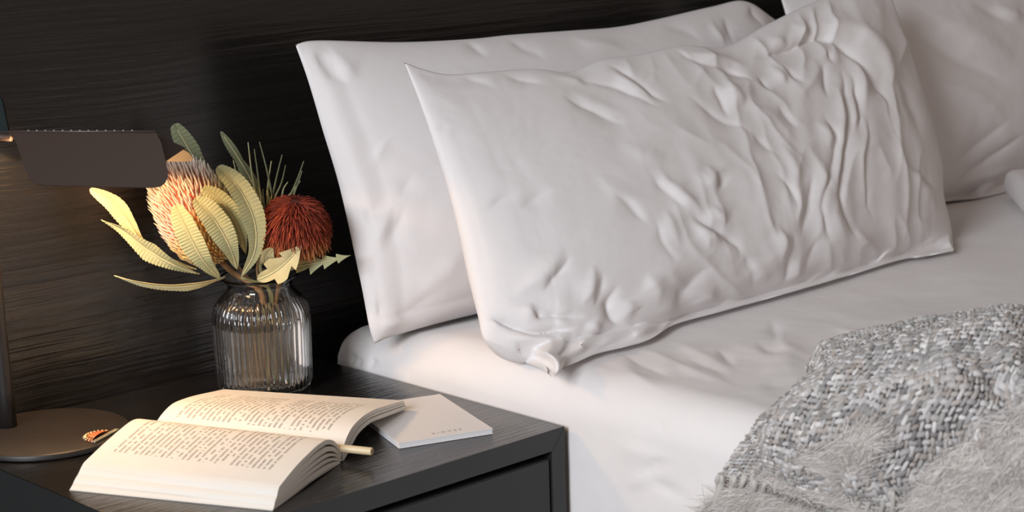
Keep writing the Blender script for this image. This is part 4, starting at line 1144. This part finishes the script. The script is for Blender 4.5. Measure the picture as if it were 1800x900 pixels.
wl.set(color=wl.mix(nz_, at.outputs['Color'], wl.mix(.3, at.outputs['Color'], (.75, .72, .70))), rough=.95, spec=.15, sheen=.2)
wl.bump(nz_, .35, .0008)
tag(mesh_obj('woven_yarn', np.vstack(Vn), Fw, wl.m, throw, col=np.vstack(Cn)), kind='stuff')
from mathutils.kdtree import KDTree
kq = proj(X).reshape(-1, 2); kd_t = np.linalg.norm(X.reshape(-1, 3)-CAM, axis=1)
kd = KDTree(len(kq))
for i, p in enumerate(kq): kd.insert((p[0], p[1], 0), i)
kd.balance()
def over_throw(P2, lift):
    """points lying on the throw (or on the sheet beyond it), raised by lift"""
    P2 = np.asarray(P2, float); sh = P2.shape[:-1]; F2 = P2.reshape(-1, 2); lift = np.broadcast_to(lift, sh).ravel()
    p_, y_ = bed_hit(F2, .010); Bp = bed_pt(p_, y_, .010); tb = np.linalg.norm(Bp-CAM, axis=1)
    D = rays(F2); D /= np.linalg.norm(D, axis=1)[:, None]; out = np.zeros((len(F2), 3))
    for i, p in enumerate(F2):
        r5 = kd.find_n((p[0], p[1], 0), 5)
        near = [kd_t[k] for _, k, dist in r5 if dist < 16]
        t_ = min(.3*np.mean(near)+.7*min(near), tb[i]) if near else tb[i]
        out[i] = CAM+D[i]*t_
    out += lift[:, None]*np.array([-.35, -.40, .85])
    return out.reshape(*sh, 3)
# thick tassels along the near edge
tas = NT('pale_tassel_wool'); c_ = tas.noise(tas.coord(scale=(260, 260, 60)), 1, 2)
tas.set(color=tas.mix(c_, (.44, .41, .375), (.64, .61, .57)), rough=.95, sheen=.25); tas.bump(c_, .5, .001)
tcol = [(1268, 838, 1256, 905, 17), (1290, 838, 1282, 900, 13), (1308, 836, 1298, 892, 11), (1330, 838, 1316, 888, 15), (1352, 838, 1340, 880, 11), (1372, 834, 1362, 872, 13), (1392, 830, 1385, 860, 11), (1410, 822, 1402, 850, 10),
        (1512, 866, 1500, 915, 13), (1530, 872, 1520, 915, 12), (1550, 874, 1546, 915, 11), (1568, 868, 1566, 912, 11)]
for (xa, ya, xb, yb, wpx) in tcol:
    L2 = np.array([(xa+(xb-xa)*f+2.0*math.sin(5*f+xa), ya+(yb-ya)*f) for f in np.linspace(0, 1, 12)])
    Pt = over_throw(L2, .004+.006*np.sin(np.linspace(0, 1, 12)*math.pi))
    Pt[1:-1] = (Pt[:-2]+2*Pt[1:-1]+Pt[2:])/4
    rr = wpx/2/1560*(np.array([.45, .75, .95, 1.05, 1.0, 1.0, .98, .95, .9, .8, .65, .45]))
    mb = MB()
    # two plies twisted round each other
    T_ = np.gradient(Pt, axis=0); T_ /= np.linalg.norm(T_, axis=1)[:, None]
    sidev = np.cross(T_, np.array([-.5, -.6, .6])); sidev /= np.linalg.norm(sidev, axis=1)[:, None]; oth = np.cross(T_, sidev)
    for k in range(2):
        ang = np.linspace(0, 3.2, 12)+k*math.pi
        mb.tube(Pt+rr[:, None]*.42*(np.cos(ang)[:, None]*sidev+np.sin(ang)[:, None]*oth), rr*.68, 10)
    mb.build('tassel', tas.m, throw)
# loose fluffy fringe lying over the folds
def inpoly(x, y, poly):
    c = False; n = len(poly)
    for i in range(n):
        x1_, y1_ = poly[i]; x2_, y2_ = poly[(i+1) % n]
        if (y1_ > y) != (y2_ > y) and x < (x2_-x1_)*(y-y1_)/(y2_-y1_)+x1_: c = not c
    return c
zones = [([(1238, 905), (1330, 862), (1400, 830), (1440, 806), (1500, 778), (1535, 770), (1550, 790), (1525, 830), (1500, 870), (1490, 930), (1238, 940)], (-.80, .42), 4200, .017),
         ([(1580, 930), (1600, 885), (1645, 832), (1690, 802), (1740, 785), (1800, 740), (1840, 715), (1840, 930)], (-.62, .55), 5600, .019)]
Vs, Fs, Cs, off = [], [], [], 0
r_ = np.random.default_rng(33)
for poly, dirn, cnt, hh in zones:
    poly = np.array(poly, float); lo_, hi_ = poly.min(0), poly.max(0); k = 0
    PXs, H = [], []
    while k < cnt:
        x, y = lo_+r_.random(2)*(hi_-lo_)
        if not inpoly(x, y, poly): continue
        k += 1
        ang = math.atan2(dirn[1], dirn[0])+r_.normal(0, .38)+1.6*float(fbm(np.array(x/55.), np.array(y/55.), 91)); ln = 35+60*r_.random(); bend = r_.normal(0, .45)
        f = np.linspace(-.5, .5, 9)
        a = ang+bend*f*2+.28*np.sin(f*6+r_.random()*6)
        st = np.stack([np.cos(a), np.sin(a)], -1)*ln/8; pth = np.cumsum(st, 0); pth -= pth[4]
        PXs.append(np.array([x, y])+pth)
        H.append(hh*(.62+.42*r_.random()+1.3*float(fbm(np.array(x/40.), np.array(y/40.), 95)))+.003*np.sin(f*3+1))
    PXs = np.array(PXs); H = np.array(H)
    # follow the throw's own folds underneath
    S = over_throw(PXs, H)
    for _ in range(2): S[:, 1:-1] = (S[:, :-2]+2*S[:, 1:-1]+S[:, 2:])/4
    n = len(S); T_ = np.gradient(S, axis=1); T_ /= np.linalg.norm(T_, axis=-1)[..., None]
    a = np.cross(T_, np.array([.2, .4, .9])); a /= np.linalg.norm(a, axis=-1)[..., None]; b_ = np.cross(T_, a)
    rad = (.00028+.00050*r_.random(n)**3)[:, None]*np.array([.5, .9, 1, 1, 1, 1, 1, .8, .3])[None]
    t3 = np.arange(3)/3*2*np.pi
    V = S[:, :, None]+rad[:, :, None, None]*(np.cos(t3)[None, None, :, None]*a[:, :, None]+np.sin(t3)[None, None, :, None]*b_[:, :, None])
    F1 = np.array([(i*3+j, i*3+(j+1) % 3, (i+1)*3+(j+1) % 3, (i+1)*3+j) for i in range(8) for j in range(3)])
    Fs.append((F1[None]+(np.arange(n)*27)[:, None, None]).reshape(-1, 4)+off); Vs.append(V.reshape(-1, 3)); off += n*27
    cc = np.array([mixc((.50, .455, .42), (.76, .72, .69), v) for v in r_.random(n)])
    Cs.append(np.repeat(cc, 27, 0))
fr_ = tag(mesh_obj('fringe', np.vstack(Vs), np.vstack(Fs), mat_tint('fluffy_fringe', .95), throw, col=np.vstack(Cs)), kind='stuff')
fr_['label'] = 'pale fluffy loose fringe threads'
